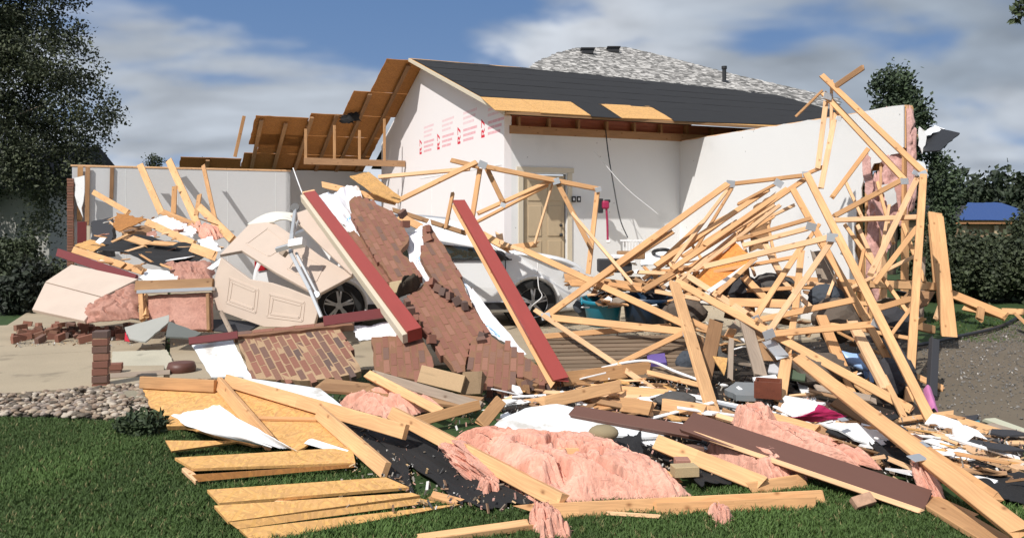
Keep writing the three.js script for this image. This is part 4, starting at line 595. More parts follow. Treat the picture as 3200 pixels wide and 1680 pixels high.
// ================================================================ THE CAR UNDER THE WRECK
{
  const car = new THREE.Group(); car.position.set(-1.2, .05, -12.5); car.rotation.y = 8.2 * Math.PI / 180;
  put(car, 'parked_car', 'silver white crossover car half buried under the fallen brick and door panels', 'car');
  const paint = new THREE.MeshPhysicalMaterial({ color: lin(.86, .87, .87), metalness: 0, roughness: .3, clearcoat: 1, clearcoatRoughness: .06, side: THREE.DoubleSide });
  const glass = new THREE.MeshPhysicalMaterial({ color: lin(.02, .025, .02), roughness: .05, metalness: 0, clearcoat: 1, side: THREE.DoubleSide });
  const HWD = .9, wheelX = [-1.4, 1.4];
  const taper = (x, y) => (1 - .23 * sstep(.95, 1.5, y) * 1 - .02 * sstep(.6, .3, y)) * (1 - .3 * sstep(1.55, 2.35, x) - .16 * sstep(-1.8, -2.6, x));
  const s = new THREE.Shape(); s.moveTo(-2.5, .3); s.quadraticCurveTo(-2.62, .5, -2.56, .8); s.quadraticCurveTo(-2.52, 1.02, -2.36, 1.1); s.quadraticCurveTo(-2.05, 1.42, -1.5, 1.5); s.quadraticCurveTo(-.9, 1.58, -.2, 1.56); s.quadraticCurveTo(.35, 1.53, .7, 1.33); s.lineTo(1.16, 1.06); s.quadraticCurveTo(1.75, 1.02, 2.05, .88); s.quadraticCurveTo(2.32, .74, 2.34, .5); s.quadraticCurveTo(2.34, .32, 2.2, .26);
  s.lineTo(1.8, .24); s.absarc(1.4, .33, .4, -.2, Math.PI + .2, false); s.lineTo(-1.0, .24); s.absarc(-1.4, .33, .4, -.2, Math.PI + .2, false); s.lineTo(-2.5, .3);
  const g = new THREE.ExtrudeGeometry(s, { depth: 1.64, bevelEnabled: true, bevelSize: .05, bevelThickness: .08, bevelSegments: 4, curveSegments: 18, steps: 6 }); g.translate(0, 0, -.82);
  { const p = g.attributes.position; for (let i = 0; i < p.count; i++) p.setZ(i, p.getZ(i) * taper(p.getX(i), p.getY(i))); g.computeVertexNormals(); }
  child(car, mesh(g, paint), 'body');
  const sideGeo = (pts, off, th = .012) => { const f = new THREE.Shape(pts.map((p) => new THREE.Vector2(...p))), k = new THREE.ExtrudeGeometry(f, { depth: th, bevelEnabled: false, curveSegments: 10 }), p = k.attributes.position; for (let i = 0; i < p.count; i++) p.setZ(i, HWD * taper(p.getX(i), p.getY(i)) + off + p.getZ(i)); k.computeVertexNormals(); return k; };
  const dense = (pts) => { const out = []; pts.forEach((a, i) => { const b = pts[(i + 1) % pts.length]; for (let k = 0; k < 6; k++) out.push([lerp(a[0], b[0], k / 6), lerp(a[1], b[1], k / 6)]); }); return out; };
  child(car, mesh(sideGeo(dense([[1.0, 1.0], [.62, 1.28], [.3, 1.4], [-.1, 1.44], [-.1, 1.0]]), -.004), glass), 'front_window');
  child(car, mesh(sideGeo(dense([[-.2, 1.0], [-.2, 1.44], [-.9, 1.43], [-1.15, 1.0]]), -.004), glass), 'rear_window');
  child(car, mesh(sideGeo(dense([[1.06, .985], [.64, 1.3], [.3, 1.435], [-.2, 1.475], [-.95, 1.46], [-1.22, 1.3], [-1.2, 1.27], [-.92, 1.44], [-.2, 1.452], [.3, 1.412], [.63, 1.28], [1.02, .985]]), .001), M.black), 'window_trim');
  child(car, mesh(sideGeo(dense([[-1.18, .975], [1.08, .975], [1.08, .995], [-1.18, .995]]), .002), M.black), 'window_trim');
  for (const x of [-.15, .98]) child(car, mesh(sideGeo(dense([[x, .32], [x + .012, .32], [x + .012, .98], [x, .98]]), .001, .004), M.black), 'door_gap');
  child(car, mesh(sideGeo(dense([[-1.0, .26], [1.0, .26], [1.0, .36], [-1.0, .36]]), .003, .03), M.black), 'sill');
  for (const x of [0, -1.0]) child(car, mesh(rbox(.2, .03, .03, .012, x, .86, HWD + .012), paint), 'door_handle');
  { const k = new THREE.SphereGeometry(1, 18, 12); k.scale(.12, .085, .1); k.translate(.86, 1.04, HWD + .1); child(car, mesh(k, M.black), 'mirror'); }
  child(car, mesh(sideGeo(dense([[1.85, .7], [2.22, .66], [2.14, .8], [1.9, .86]]), .004), new THREE.MeshPhysicalMaterial({ color: lin(.5, .52, .54), roughness: .1, clearcoat: 1, side: THREE.DoubleSide })), 'headlight');
  const redl = new THREE.MeshPhysicalMaterial({ color: lin(.42, .01, .02), roughness: .12, clearcoat: 1, side: THREE.DoubleSide });
  child(car, mesh(sideGeo(dense([[-2.54, .84], [-2.0, .92], [-2.15, 1.06], [-2.42, 1.08]]), .01), redl), 'tail_light');
  { const k = box(.02, .2, .34, -2.58, .96, .55); child(car, mesh(k, redl), 'tail_light'); }
  // windscreen
  { const k = clothMesh(V(.72, 1.335, .62), V(1.15, 1.075, .72), V(1.15, 1.075, -.72), V(.72, 1.335, -.62), 4, 10, .004, glass, (u, v) => .012 + .03 * Math.sin(v * Math.PI)); child(car, k, 'windscreen'); }
  for (const zs of [1, -1]) { const k = mesh(tubeGeo([V(-1.5, 1.52, .58 * zs), V(-1.3, 1.6, .58 * zs), V(-.4, 1.63, .6 * zs), V(.2, 1.58, .6 * zs)], .018), M.metal); child(car, k, 'roof_rail'); }
  const tyre = new THREE.LatheGeometry([[.215, -.1], [.3, -.11], [.335, -.085], [.345, -.04], [.345, .04], [.335, .085], [.3, .11], [.215, .1]].map((p) => new THREE.Vector2(...p)), 40); tyre.rotateX(Math.PI / 2);
  const rub = mat({ color: lin(.018, .018, .018), roughness: .9 }), alloy = mat({ color: lin(.55, .56, .58), metalness: .7, roughness: .3 });
  const sp = []; for (let i = 0; i < 5; i++) for (const o of [-.13, .13]) { const k = new THREE.BoxGeometry(.028, .19, .03); k.translate(0, .125, .07); k.rotateZ(i * 1.2566 + o); sp.push(k); }
  const hub = new THREE.CylinderGeometry(.05, .05, .04, 16); hub.rotateX(Math.PI / 2); hub.translate(0, 0, .075); sp.push(hub);
  const ring = new THREE.TorusGeometry(.222, .014, 8, 40); ring.translate(0, 0, .085); sp.push(ring);
  const rim = mergeGeometries(sp.map((k) => (k.index ? k.toNonIndexed() : k)));
  for (const x of wheelX) for (const zs of [1, -1]) { const w = new THREE.Group(); w.position.set(x, .345, zs * .8); if (zs < 0) w.rotation.y = Math.PI; child(car, w, 'wheel'); child(w, mesh(tyre, rub), 'tyre'); child(w, mesh(rim, alloy), 'rim'); const bk = new THREE.CylinderGeometry(.215, .215, .02, 28); bk.rotateX(Math.PI / 2); child(w, mesh(bk, M.black), 'brake_shade'); }
  for (const x of wheelX) { const k = new THREE.TorusGeometry(.405, .022, 8, 30, Math.PI); k.translate(x, .33, HWD * .985); child(car, mesh(k, x > 0 ? paint : paint), 'wheel_arch'); }
  for (const x of wheelX) { const k = new THREE.CylinderGeometry(.42, .42, .5, 24, 1, false, 0, 6.283); k.rotateX(Math.PI / 2); k.translate(x, .36, .45); child(car, mesh(k, M.black), 'wheel_well'); }
}

// ---------------------------------------------------------------- buckled garage door over the back of the car
{
  const d = new THREE.Group(); d.position.copy(G(840, 1010)).setZ(-10.9); put(d, 'garage_door', 'buckled beige panelled garage door folded over the back of the car', 'garage door');
  const up = plane3([700, 795, 10.6], [860, 690, 11.3], [1000, 905, 9.9]), low = plane3([690, 800, 10.5], [690, 970, 10.4], [985, 1000, 9.75]);
  const A = (p, pl, off = 0) => pl(p[0], p[1], off);
  childAt(d, panelMesh([[688, 795], [777, 702], [850, 694], [912, 735], [1000, 800], [1102, 860], [990, 920], [862, 850], [756, 782]].map((p) => A(p, up)), .035, M.beige, { bevel: .006 }), 'door_section', 'upper folded section of the door');
  childAt(d, panelMesh([[690, 806], [728, 836], [780, 874], [845, 884], [900, 902], [985, 936], [990, 980], [978, 1022], [826, 1020], [752, 994], [676, 966], [660, 905]].map((p) => A(p, low)), .035, M.beige, { bevel: .006 }), 'door_section', 'lower front section of the door');
  // embossed frames
  const frame = (q, pl, w = .012) => { for (let i = 0; i < 4; i++) { const a = A(q[i], pl, .007), b = A(q[(i + 1) % 4], pl, .007); childAt(d, barMesh(a, b, .03, w, M.beige, { face: pl.n }), 'panel_moulding'); } };
  frame([[716, 868], [806, 906], [798, 976], [706, 944]], low); frame([[724, 880], [796, 910], [790, 964], [716, 938]], low); frame([[842, 918], [950, 946], [944, 1002], [834, 988]], low); frame([[852, 930], [940, 953], [934, 992], [844, 980]], low);
  frame([[770, 760], [835, 712], [900, 762], [840, 800]], up); frame([[930, 790], [1010, 830], [985, 880], [900, 840]], up);
  childAt(d, panelMesh([[908, 672], [975, 648], [1010, 690], [1110, 842], [1098, 856], [1010, 775], [955, 720]].map(([x, y]) => P(x, y, 10.9 - (y - 650) * .004)), .03, M.beige, { bevel: .004 }), 'door_section', 'bent section behind the red beam');
  childAt(d, clothMesh(P(772, 700, 11.5), P(930, 668, 11.4), P(958, 720, 11.1), P(852, 692, 11.2), 14, 6, .02, mat({ color: lin(.7, .68, .6), roughness: .5 }), (u, v) => .1 * Math.sin(u * 3.14)), 'curled_section', 'curled pale top section of the door');
  childAt(d, barMesh(A([760, 782], up, -.03), A([990, 916], up, -.03), .025, .03, M.zinc, { face: V(0, 1, .3) }), 'section_rail');
  
  const t = new THREE.Group(); t.position.copy(P(950, 900, 9.9)).setY(0); put(t, 'door_opener', 'bent steel opener track with white motor box lying over the garage door', 'door opener');
  const bars = [[922, 655, 10.9, 912, 730, 10.4, .05], [912, 730, 10.4, 908, 790, 10.1, .06], [908, 790, 10.1, 968, 905, 9.65, .045], [968, 905, 9.65, 1004, 990, 9.5, .04], [925, 790, 10.1, 988, 912, 9.75, .03], [932, 690, 10.7, 905, 760, 10.3, .025]];
  for (const [x1, y1, d1, x2, y2, d2, w] of bars) childAt(t, barMesh(P(x1, y1, d1), P(x2, y2, d2), w, .03, M.zinc, { face: V(-.4, .4, 1) }), 'track');
  childAt(t, barMesh(P(906, 764, 10.05), P(950, 756, 10.0), .1, .1, M.white, { face: V(0, .5, 1) }), 'motor_box', 'white motor box'); childAt(t, barMesh(P(864, 780, 10.1), P(905, 768, 10.05), .06, .06, M.zinc, { face: V(0, 1, .4) }), 'bracket'); childAt(t, barMesh(P(880, 786, 10.1), P(892, 794, 10.05), .08, .06, M.grey[0], {}), 'bracket');
  { const k = mesh(new THREE.CylinderGeometry(.06, .06, .03, 18), M.black); k.rotation.x = 1.2; k.position.copy(P(921, 648, 10.9)); childAt(t, k, 'pulley_wheel'); }
  { const k = mesh(new THREE.CylinderGeometry(.04, .04, .08, 12), M.zinc); k.rotation.x = 1.2; k.position.copy(P(990, 922, 9.7)); childAt(t, k, 'roller_hinge'); }
  put(barMesh(P(690, 975, 10.2), P(722, 1040, 9.4), .05, .03, M.grey[0], { face: V(-.3, .3, 1) }), 'door_track', 'short pale door track standing left below the garage door', 'track');
  put(panelMesh([P(700, 985, 10.6), P(820, 1022, 10.4), P(760, 1032, 9.9), P(660, 1034, 10.1), P(661, 1000, 10.6)], .02, M.darkstuff), 'fallen_sheet', 'dark green grey panel below the garage door', 'sheet');
  // the second door, lying flat at the far left
  const o = new THREE.Group(), pl = plane3([222, 827, 11.6], [423, 876, 11.0], [100, 966, 10.6]); o.position.copy(P(250, 920, 11)).setY(0); put(o, 'garage_door', 'flat pale pink beige garage door leaf leaning on rubble by the driveway', 'garage door');
  childAt(o, panelMesh([[222, 827], [428, 872], [318, 926], [142, 880]].map((p) => pl(...p)), .04, M.beige, { bevel: .005 }), 'door_section'); childAt(o, panelMesh([[140, 884], [314, 930], [262, 1002], [100, 966]].map((p) => pl(...p)), .04, M.beige, { bevel: .005 }), 'door_section');
}

// ================================================================ ROOF TRUSSES
// members: [x1, y1, d1, x2, y2, d2, width, tone, name]; plates: [x, y, d, size]
function truss(label, members, plates = [], o = {}) {
  const f = members[0], t = grp(P((f[0] + f[3]) / 2, (f[1] + f[4]) / 2, (f[2] + f[5]) / 2).setY(0));
  members.forEach((m, i) => { const off = (i % 5) * .004; const k = barMesh(P(m[0], m[1], m[2] - off), P(m[3], m[4], m[5] - off), (m[6] || .089) * .76, .038, M.lumber[m[7] === undefined ? i % 5 : m[7]], { face: m[9] || o.face || V(-.3, .3, 1), ja: .03, jb: .03 }); childAt(t, k, m[8] || (i < (o.chords || 2) ? 'chord' : 'web')); });
  plates.forEach(([x, y, d, s0]) => { const s = (s0 || .14) * .72; const k = mesh(new RoundedBoxGeometry(s || .14, (s || .14) * .8, .004, 1, .0015), M.zinc); k.position.copy(P(x, y, d - .045)); k.rotation.set(rr(-.2, .1), rr(-.3, .1), rr(-.6, .6)); childAt(t, k, 'connector_plate'); });
  return put(t, 'roof_truss', label, 'roof truss', 'broken roof trusses');
}
truss('broken truss peaked in front of the wrapped gable and the door', [
  [1492, 505, 10.6, 1250, 624, 10.4, .085, 0], [1512, 520, 10.6, 1878, 592, 11, .085, 1], [1182, 553, 11, 1470, 527, 10.8, .07, 2, 'chord'], [1408, 500, 10.7, 1500, 522, 10.6, .08, 5, 'chord'],
  [1500, 525, 10.7, 1474, 690, 10.5, .085, 1], [1516, 515, 10.7, 1572, 632, 10.6, .085, 5], [1490, 668, 10.5, 1732, 560, 10.9, .07, 0, 'chord'], [1478, 700, 10.4, 1712, 578, 10.9, .05, 1, 'chord'], [1740, 566, 10.9, 1850, 780, 10.5, .085, 5], [1868, 592, 11, 1838, 858, 10.6, .085, 1], [1728, 570, 10.95, 1670, 764, 10.6, .035, 4], [1392, 715, 10.4, 1415, 602, 10.7, .06, 5]],
  [[1508, 514, 10.55, .16], [1738, 566, 10.85, .14], [1870, 592, 10.95, .12], [1572, 640, 10.55, .1]]);
truss('triangular truss end resting before the car wheel and the teal tub', [
  [1700, 992, 9.2, 2276, 574, 10.2, .1, 1], [1700, 990, 9.2, 2158, 1038, 8.4, .1, 0], [1672, 968, 9.3, 2172, 1302, 6.9, .07, 4, 'chord'], [2156, 1030, 8.4, 1872, 1168, 8.0, .075, 1], [1784, 928, 9.4, 2106, 722, 9.9, .075, 5, 'chord']], [[1706, 988, 9.15, .14], [2150, 1038, 8.35, .15]], { chords: 3 });
truss('truss with a long board falling from the car bonnet to the standing post', [[1640, 782, 10.6, 2172, 1028, 8.5, .1, 1], [1560, 756, 11, 1700, 806, 10.5, .07, 2, 'chord'], [1886, 884, 9.6, 2014, 906, 9.3, .07, 3], [2008, 908, 9.3, 2120, 842, 9.6, .09, 5], [2046, 910, 9.4, 2192, 936, 9.0, .06, 4], [1990, 850, 9.8, 2080, 854, 9.6, .06, 2]], [], { chords: 2 });
truss('bundle of long trusses fanning up from the tubs towards the bright wall', [
  [2098, 842, 9.5, 2516, 560, 10.6, .085, 1], [2048, 830, 9.8, 2404, 590, 10.8, .085, 0], [2102, 822, 9.7, 2284, 580, 10.9, .06, 4], [2276, 576, 10.9, 2514, 548, 10.5, .07, 5], [2510, 548, 10.5, 2576, 520, 10.4, .06, 3], [2306, 638, 10.6, 2438, 568, 10.7, .05, 5], [2116, 830, 9.6, 2420, 640, 10.5, .07, 2], [2200, 770, 9.6, 2460, 590, 10.5, .08, 1], [2170, 848, 9.3, 2440, 640, 10.2, .06, 4], [2068, 812, 9.9, 2200, 690, 10.4, .06, 3], [2290, 586, 10.8, 2168, 790, 10.0, .05, 5]],
  [[2284, 574, 10.8, .16], [2434, 572, 10.6, .16], [2520, 545, 10.45, .14]], { chords: 7 });
truss('long truss leaning from the tall peak down to the front of the heap', [
  [2520, 540, 9.1, 2930, 1352, 6.1, .1, 1], [2112, 878, 8.7, 2856, 1284, 6.6, .1, 0], [2198, 834, 8.9, 2592, 742, 8.2, .08, 2], [2404, 1044, 7.6, 2742, 1012, 7.3, .08, 1], [2402, 1038, 7.6, 2600, 752, 8.2, .075, 4], [2360, 996, 7.8, 2372, 1002, 7.8, .06, 3]],
  [[2602, 742, 8.15, .15], [2404, 1044, 7.55, .15], [2742, 1010, 7.25, .13], [2640, 790, 8.0, .1]]);
truss('second leaning truss close behind the long leaning one', [
  [2478, 590, 9.6, 2700, 990, 8.2, .095, 3], [2150, 862, 9.2, 2364, 1000, 8.3, .09, 4], [2358, 996, 8.3, 2512, 760, 8.9, .08, 0], [2370, 1000, 8.25, 2674, 936, 8.0, .08, 1], [2300, 750, 9.3, 2536, 682, 9.0, .06, 5], [2320, 768, 9.2, 2530, 712, 8.9, .07, 2], [2506, 780, 8.8, 2486, 968, 8.3, .09, 1], [2488, 960, 8.35, 2462, 1110, 7.9, .085, 0], [2700, 985, 8.15, 2780, 1130, 7.6, .09, 3]], [[2536, 708, 8.85, .15], [2362, 998, 8.2, .13]]);
truss('tall peaked truss standing highest before the bright wall', [
  [2568, 234, 10.7, 2892, 542, 9.4, .09, 1], [2574, 290, 10.8, 2834, 568, 9.8, .1, 0], [2582, 318, 10.8, 2556, 530, 10.2, .085, 4], [2612, 352, 10.7, 2566, 590, 10.1, .09, 2], [2888, 530, 9.4, 2840, 1262, 7.1, .1, 1], [2600, 618, 9.9, 2716, 462, 10.2, .075, 3], [2606, 676, 9.6, 2824, 560, 9.7, .08, 5], [2608, 688, 9.5, 2874, 678, 9.1, .075, 2], [2720, 860, 8.7, 2868, 556, 9.4, .085, 4], [2732, 888, 8.6, 2866, 712, 9, .075, 1], [2742, 964, 8.3, 2852, 932, 8.2, .08, 5], [2486, 366, 11, 2574, 280, 10.9, .04, 5], [2600, 250, 10.75, 2598, 420, 10.6, .05, 4]],
  [[2588, 300, 10.7, .16], [2886, 545, 9.35, .14], [2828, 566, 9.7, .13], [2862, 540, 9.4, .1], [2622, 370, 10.6, .1]], { chords: 2 });

truss('crushed thin truss caught low in the hollow behind the standing post', [[2236, 880, 9.6, 2334, 1012, 8.6, .07], [2128, 932, 9.4, 2262, 868, 9.8, .065], [2440, 872, 9.4, 2562, 984, 8.5, .065], [2330, 908, 9.2, 2476, 900, 9.1, .06], [2520, 884, 9.3, 2704, 908, 9.1, .06], [2590, 934, 8.9, 2802, 962, 8.7, .06], [2602, 1112, 7.7, 2702, 1292, 6.7, .07], [2692, 1104, 7.6, 2806, 1262, 6.9, .07], [2476, 1108, 7.7, 2640, 1214, 7.1, .07], [2330, 960, 8.7, 2440, 1060, 8.0, .055]], [], { chords: 2 });
truss('thin cross braced truss leaning on the bright wall behind the fan of trusses', [[2132, 802, 10.4, 2304, 690, 11, .06], [2220, 702, 11, 2334, 642, 11.3, .055], [2352, 704, 10.6, 2484, 640, 10.9, .055], [2472, 824, 9.8, 2562, 700, 10.2, .06], [2680, 702, 10, 2752, 862, 9.4, .06], [2742, 566, 10.4, 2794, 762, 9.9, .05], [2822, 700, 9.6, 2892, 884, 9.2, .06], [2640, 560, 10.6, 2700, 690, 10.2, .05], [2250, 790, 10.2, 2384, 660, 10.9, .055], [2390, 640, 10.9, 2420, 800, 10.2, .05], [2190, 860, 9.8, 2330, 700, 10.6, .05]], [], { chords: 2 });

truss('fine webbed truss lying under the fan of trusses beside the tilted sheathing', [[2010, 872, 9.9, 2330, 640, 10.8, .055], [2060, 890, 9.7, 2420, 676, 10.3, .05], [2120, 880, 9.5, 2300, 730, 10.1, .045], [2230, 850, 9.4, 2500, 800, 9.0, .055], [2300, 700, 10.4, 2360, 860, 9.6, .045], [2160, 760, 10.2, 2240, 880, 9.6, .045], [2400, 700, 10.1, 2440, 880, 9.3, .045], [2080, 800, 10, 2140, 900, 9.6, .045], [2040, 850, 9.9, 2260, 830, 9.6, .05]], [], { chords: 2 });
truss('slim braced truss standing between the tall post and the leaning chords', [[2640, 700, 9.8, 2840, 980, 8.6, .055], [2560, 760, 9.6, 2720, 1000, 8.4, .055], [2660, 900, 8.9, 2860, 800, 9.1, .05], [2700, 780, 9.4, 2660, 960, 8.8, .045], [2780, 640, 9.7, 2740, 880, 9, .045], [2580, 1010, 8.2, 2860, 1060, 7.9, .05], [2760, 1080, 7.7, 2850, 960, 8.2, .045], [2620, 840, 9.2, 2560, 1000, 8.5, .045]], [], { chords: 2 });

// ================================================================ LOOSE BOARDS, each described by where it lies
// [label, x1, y1, d1, x2, y2, d2, width, thickness, material, options]
const rest = (x, y, d, h = .035) => Math.min(d, (EYE - h) * FOC / Math.max(y - HZ, 1));     // never sunk into the ground
const board = (label, x1, y1, d1, x2, y2, d2, w, t, m, o = {}) => put(barMesh(P(x1, y1, rest(x1, y1, d1)), P(x2, y2, rest(x2, y2, d2)), w, t, m, { ja: .045, jb: .045, ...o }), o.name || 'wood_board', label, o.cat || 'board', o.group);
const LU = M.lumber, up = V(0, 1, .25), fr = V(-.2, .35, 1);
board('dark weathered stick crossing the tip of the tall peaked truss', 2614, 268, 10.5, 2702, 208, 10.2, .07, .05, M.oldwood[2], { ja: .06 });
// leaning against the rear wall
board('short yellow board leaning on the rear wall nearest the broken corner', 436, 514, 20.1, 504, 668, 19.2, .16, .04, LU[0]);
board('longest yellow board leaning on the rear wall from top plate to rubble', 526, 500, 20.5, 616, 700, 18.4, .17, .04, LU[0]);
board('yellow board sliding down behind the folded garage door', 622, 646, 18, 726, 748, 15.4, .16, .05, LU[0]);
board('thin brown board leaning on the rear wall beside the shadow', 634, 516, 20.7, 672, 690, 18.6, .1, .04, LU[5]);
board('short upright board stub between the two leaning yellow boards', 545, 580, 19.3, 541, 668, 19.2, .12, .04, LU[3]);
board('short brown splinter standing before the rear wall', 623, 606, 19, 612, 674, 18.6, .1, .04, LU[5], { ja: .1 });
board('plank sloping down from the broken brick corner', 290, 600, 19.2, 400, 664, 17, .12, .06, LU[1], { ja: .1 });
board('square cut yellow joist above the torn roof felt', 458, 694, 15.6, 604, 762, 14, .13, .06, LU[0]);
board('brown torn plank lying above the white torn sheet', 506, 662, 16.4, 692, 738, 15, .12, .03, LU[5], { ja: .1, jb: .15 });
board('pale edge board bordering the torn black roof felt', 228, 780, 12.6, 452, 850, 11.4, .1, .06, LU[1]);
board('maroon fascia board lying along the black felt', 178, 788, 12.3, 426, 872, 11.1, .12, .04, M.maroon, { ja: .1, name: 'fascia_board' });
board('thin yellow splinter on the felt before the brown sheathing', 342, 760, 13.6, 400, 732, 14, .05, .03, LU[0], { ja: .1 });
board('pointed torn yellow scrap lying on the black felt', 400, 742, 13.4, 474, 766, 13.2, .2, .03, LU[0], { ja: .15, jb: .2, face: up });
board('second torn yellow scrap beside the pointed one on the felt', 470, 758, 13.2, 552, 764, 13, .16, .03, LU[1], { ja: .1, jb: .25, face: up });
board('thin pale lath crossing the black felt', 372, 792, 12.8, 450, 768, 13, .035, .02, LU[2]);
board('broken yellow scrap at the end of the felt near the garage door', 596, 772, 12.8, 672, 800, 12.2, .15, .04, LU[0], { ja: .1, jb: .12 });
board('post of the fallen framed wall chunk beside the pale door leaf', 450, 922, 10.8, 452, 992, 10.2, .08, .06, LU[1]);
// behind and beside the brick
board('long thin board running from the yellow sheathing down to the car roof', 1004, 576, 11.6, 1240, 632, 11.2, .09, .04, LU[0], { ja: .3 });
board('dark board edging the brick top and reaching the car window', 1226, 655, 11.1, 1460, 730, 10.8, .06, .05, M.oldwood[0]);
board('torn yellow board along the ragged brick top', 1246, 674, 11, 1320, 712, 10.9, .1, .03, LU[0], { ja: .1, jb: .12 });
board('thin pale lath dropping from the truss heel to the tubs', 1786, 664, 10.2, 1978, 888, 9.2, .04, .03, LU[2]);
board('splintered boards heaped on the car bonnet', 1506, 732, 11.4, 1600, 782, 11, .1, .05, LU[0], { ja: .2, jb: .3 });
board('short splinter lying across the car bonnet towards the door', 1570, 776, 11.2, 1686, 762, 11.2, .08, .03, LU[0], { ja: .2, jb: .1 });
board('jagged pale stub standing on the car bonnet', 1558, 720, 11.6, 1566, 770, 11.4, .1, .03, LU[2], { ja: .12 });
board('brown plank in the clutter right of the car nose', 1764, 868, 10.8, 2010, 900, 10, .12, .04, LU[5], { ja: .15 });
board('splintered lath pile before the door', 1770, 884, 10.6, 1880, 886, 10.2, .09, .05, LU[3], { ja: .2, jb: .2 });
// right hand side
board('standing post planted in front of the litter', 2108, 884, 8.6, 2238, 1320, 6.45, .125, .038, LU[0], { face: V(.2, .2, 1), jb: .12 });
board('upright short post near the brown drawer', 2460, 1112, 7.5, 2436, 1262, 7.0, .1, .04, LU[0], { face: fr });
board('long heavy board crossing to the bottom right corner', 2494, 1118, 6.9, 3204, 1672, 3.72, .1, .04, LU[1], { face: V(-.5, .8, .6) });
board('second long board beside the heavy corner board', 2560, 1178, 6.5, 3120, 1560, 4.3, .06, .04, LU[3], { face: V(-.5, .8, .6) });
board('broad board at the right edge over the roof debris', 2846, 1336, 6.2, 3215, 1470, 5.2, .16, .04, LU[4], { face: up });
board('lower board at the right edge under the broad one', 2900, 1410, 5.7, 3215, 1530, 4.9, .1, .04, LU[0], { face: up });
board('tall board leaning outside the broken wall end', 2924, 660, 10.6, 2968, 1052, 9.9, .18, .04, LU[1], { ja: .14, face: V(-.2, 0, 1) });
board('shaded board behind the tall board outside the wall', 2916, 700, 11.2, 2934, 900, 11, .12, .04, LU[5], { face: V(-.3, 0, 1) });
board('ridge board of the low frame fallen on the grass at the right', 2972, 918, 12.6, 3150, 990, 11.8, .14, .05, LU[3]);
board('lower rail of the low frame fallen on the grass', 3010, 962, 12.4, 3120, 984, 12, .08, .05, LU[0]);
board('slanted leg of the low frame near the tall board', 2926, 998, 11.6, 2946, 940, 12, .07, .05, LU[4]);
board('short standing leg of the low frame', 3062, 1000, 11.8, 3068, 960, 12, .1, .05, LU[5]);
board('yellow board end at the far right of the low frame', 3130, 972, 12.2, 3215, 975, 12, .09, .05, LU[0]);
board('splintered board pointing down at the far right of the yard', 3176, 980, 11.6, 3215, 1018, 11, .09, .04, LU[1], { ja: .1 });
board('horizontal board behind the posts at knee height', 2700, 886, 9.9, 2945, 896, 10.4, .1, .04, LU[0]);
board('thin board crossing low behind the leaning trusses', 2380, 866, 9.8, 2720, 886, 9.6, .07, .04, LU[1]);
board('second thin board low behind the leaning trusses', 2360, 885, 9.6, 2600, 904, 9.4, .05, .04, LU[3]);
board('board with metal rail end in the middle of the tangle', 2282, 944, 8.6, 2462, 950, 8.4, .09, .05, LU[0]);
board('small diagonal board above the rail end', 2322, 862, 9.2, 2404, 944, 8.8, .08, .04, LU[1]);
board('short diagonal board between the fan and the leaning truss', 2392, 764, 9.6, 2440, 856, 9.2, .07, .04, LU[4]);
board('white painted trim strip beside the sheathing in the tangle', 2214, 912, 8.8, 2362, 812, 9.2, .05, .03, M.white, { name: 'trim_strip' });
board('thin board under the white trim strip', 2240, 920, 8.7, 2366, 802, 9.1, .05, .04, LU[0]);
board('board leaning deep in the shade before the blue chair', 2566, 985, 7.9, 2634, 1150, 7.3, .1, .04, LU[3]);
board('second leaning board right of the blue chair', 2662, 1002, 7.7, 2772, 1220, 6.9, .1, .04, LU[4]);
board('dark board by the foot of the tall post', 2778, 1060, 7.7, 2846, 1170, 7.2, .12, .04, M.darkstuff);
board('brown plank lying low at the right of the tall post', 2760, 992, 8.6, 2920, 1030, 9, .09, .04, LU[5]);
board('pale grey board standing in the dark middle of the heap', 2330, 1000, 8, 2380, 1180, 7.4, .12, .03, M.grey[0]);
board('thin grey stake standing beside the orange block', 2286, 1060, 7.8, 2282, 1190, 7.5, .05, .03, M.grey[0]);
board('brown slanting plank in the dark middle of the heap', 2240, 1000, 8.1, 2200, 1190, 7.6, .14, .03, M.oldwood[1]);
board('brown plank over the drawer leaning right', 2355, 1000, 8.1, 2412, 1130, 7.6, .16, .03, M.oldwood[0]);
board('steel grey angle board over the drawer', 2400, 1062, 7.7, 2448, 1116, 7.4, .12, .02, M.zinc);
board('dark upright plank behind the leaning truss', 2640, 880, 9.2, 2680, 1080, 8.6, .16, .04, M.oldwood[1]);
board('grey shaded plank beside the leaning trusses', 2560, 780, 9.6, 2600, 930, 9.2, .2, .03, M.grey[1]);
// front middle
board('thin board sloping from the brick to the front left of the litter', 1146, 1168, 6.9, 1380, 1290, 6.2, .075, .04, LU[0], { face: V(0, .6, 1) });
board('grey brown board lying under the small brick slab', 1160, 1170, 7.0, 1510, 1272, 6.4, .08, .05, M.grey[0], { face: V(0, .4, 1) });
board('dark brown plank under the stone block', 1000, 1200, 7.0, 1500, 1262, 6.5, .2, .03, M.oldwood[0], { face: up });
board('second dark brown plank nearest the white sheet', 990, 1210, 6.9, 1420, 1242, 6.7, .14, .03, M.oldwood[1], { face: up });
board('split round edged board rising to the right over the black felt', 1272, 1326, 6.0, 1500, 1264, 6.3, .08, .05, LU[5], { jb: .1 });
board('dark split board leaning against the pink wool heap', 1500, 1330, 5.9, 1566, 1250, 6.3, .1, .04, LU[5], { jb: .15 });
board('heavy joist running under the pink wool heap', 1226, 1290, 5.8, 1760, 1570, 4.36, .09, .07, LU[0], { face: V(-.6, .4, 1) });
board('short upright peg under the split board', 1327, 1334, 5.95, 1330, 1374, 5.75, .07, .05, LU[3]);
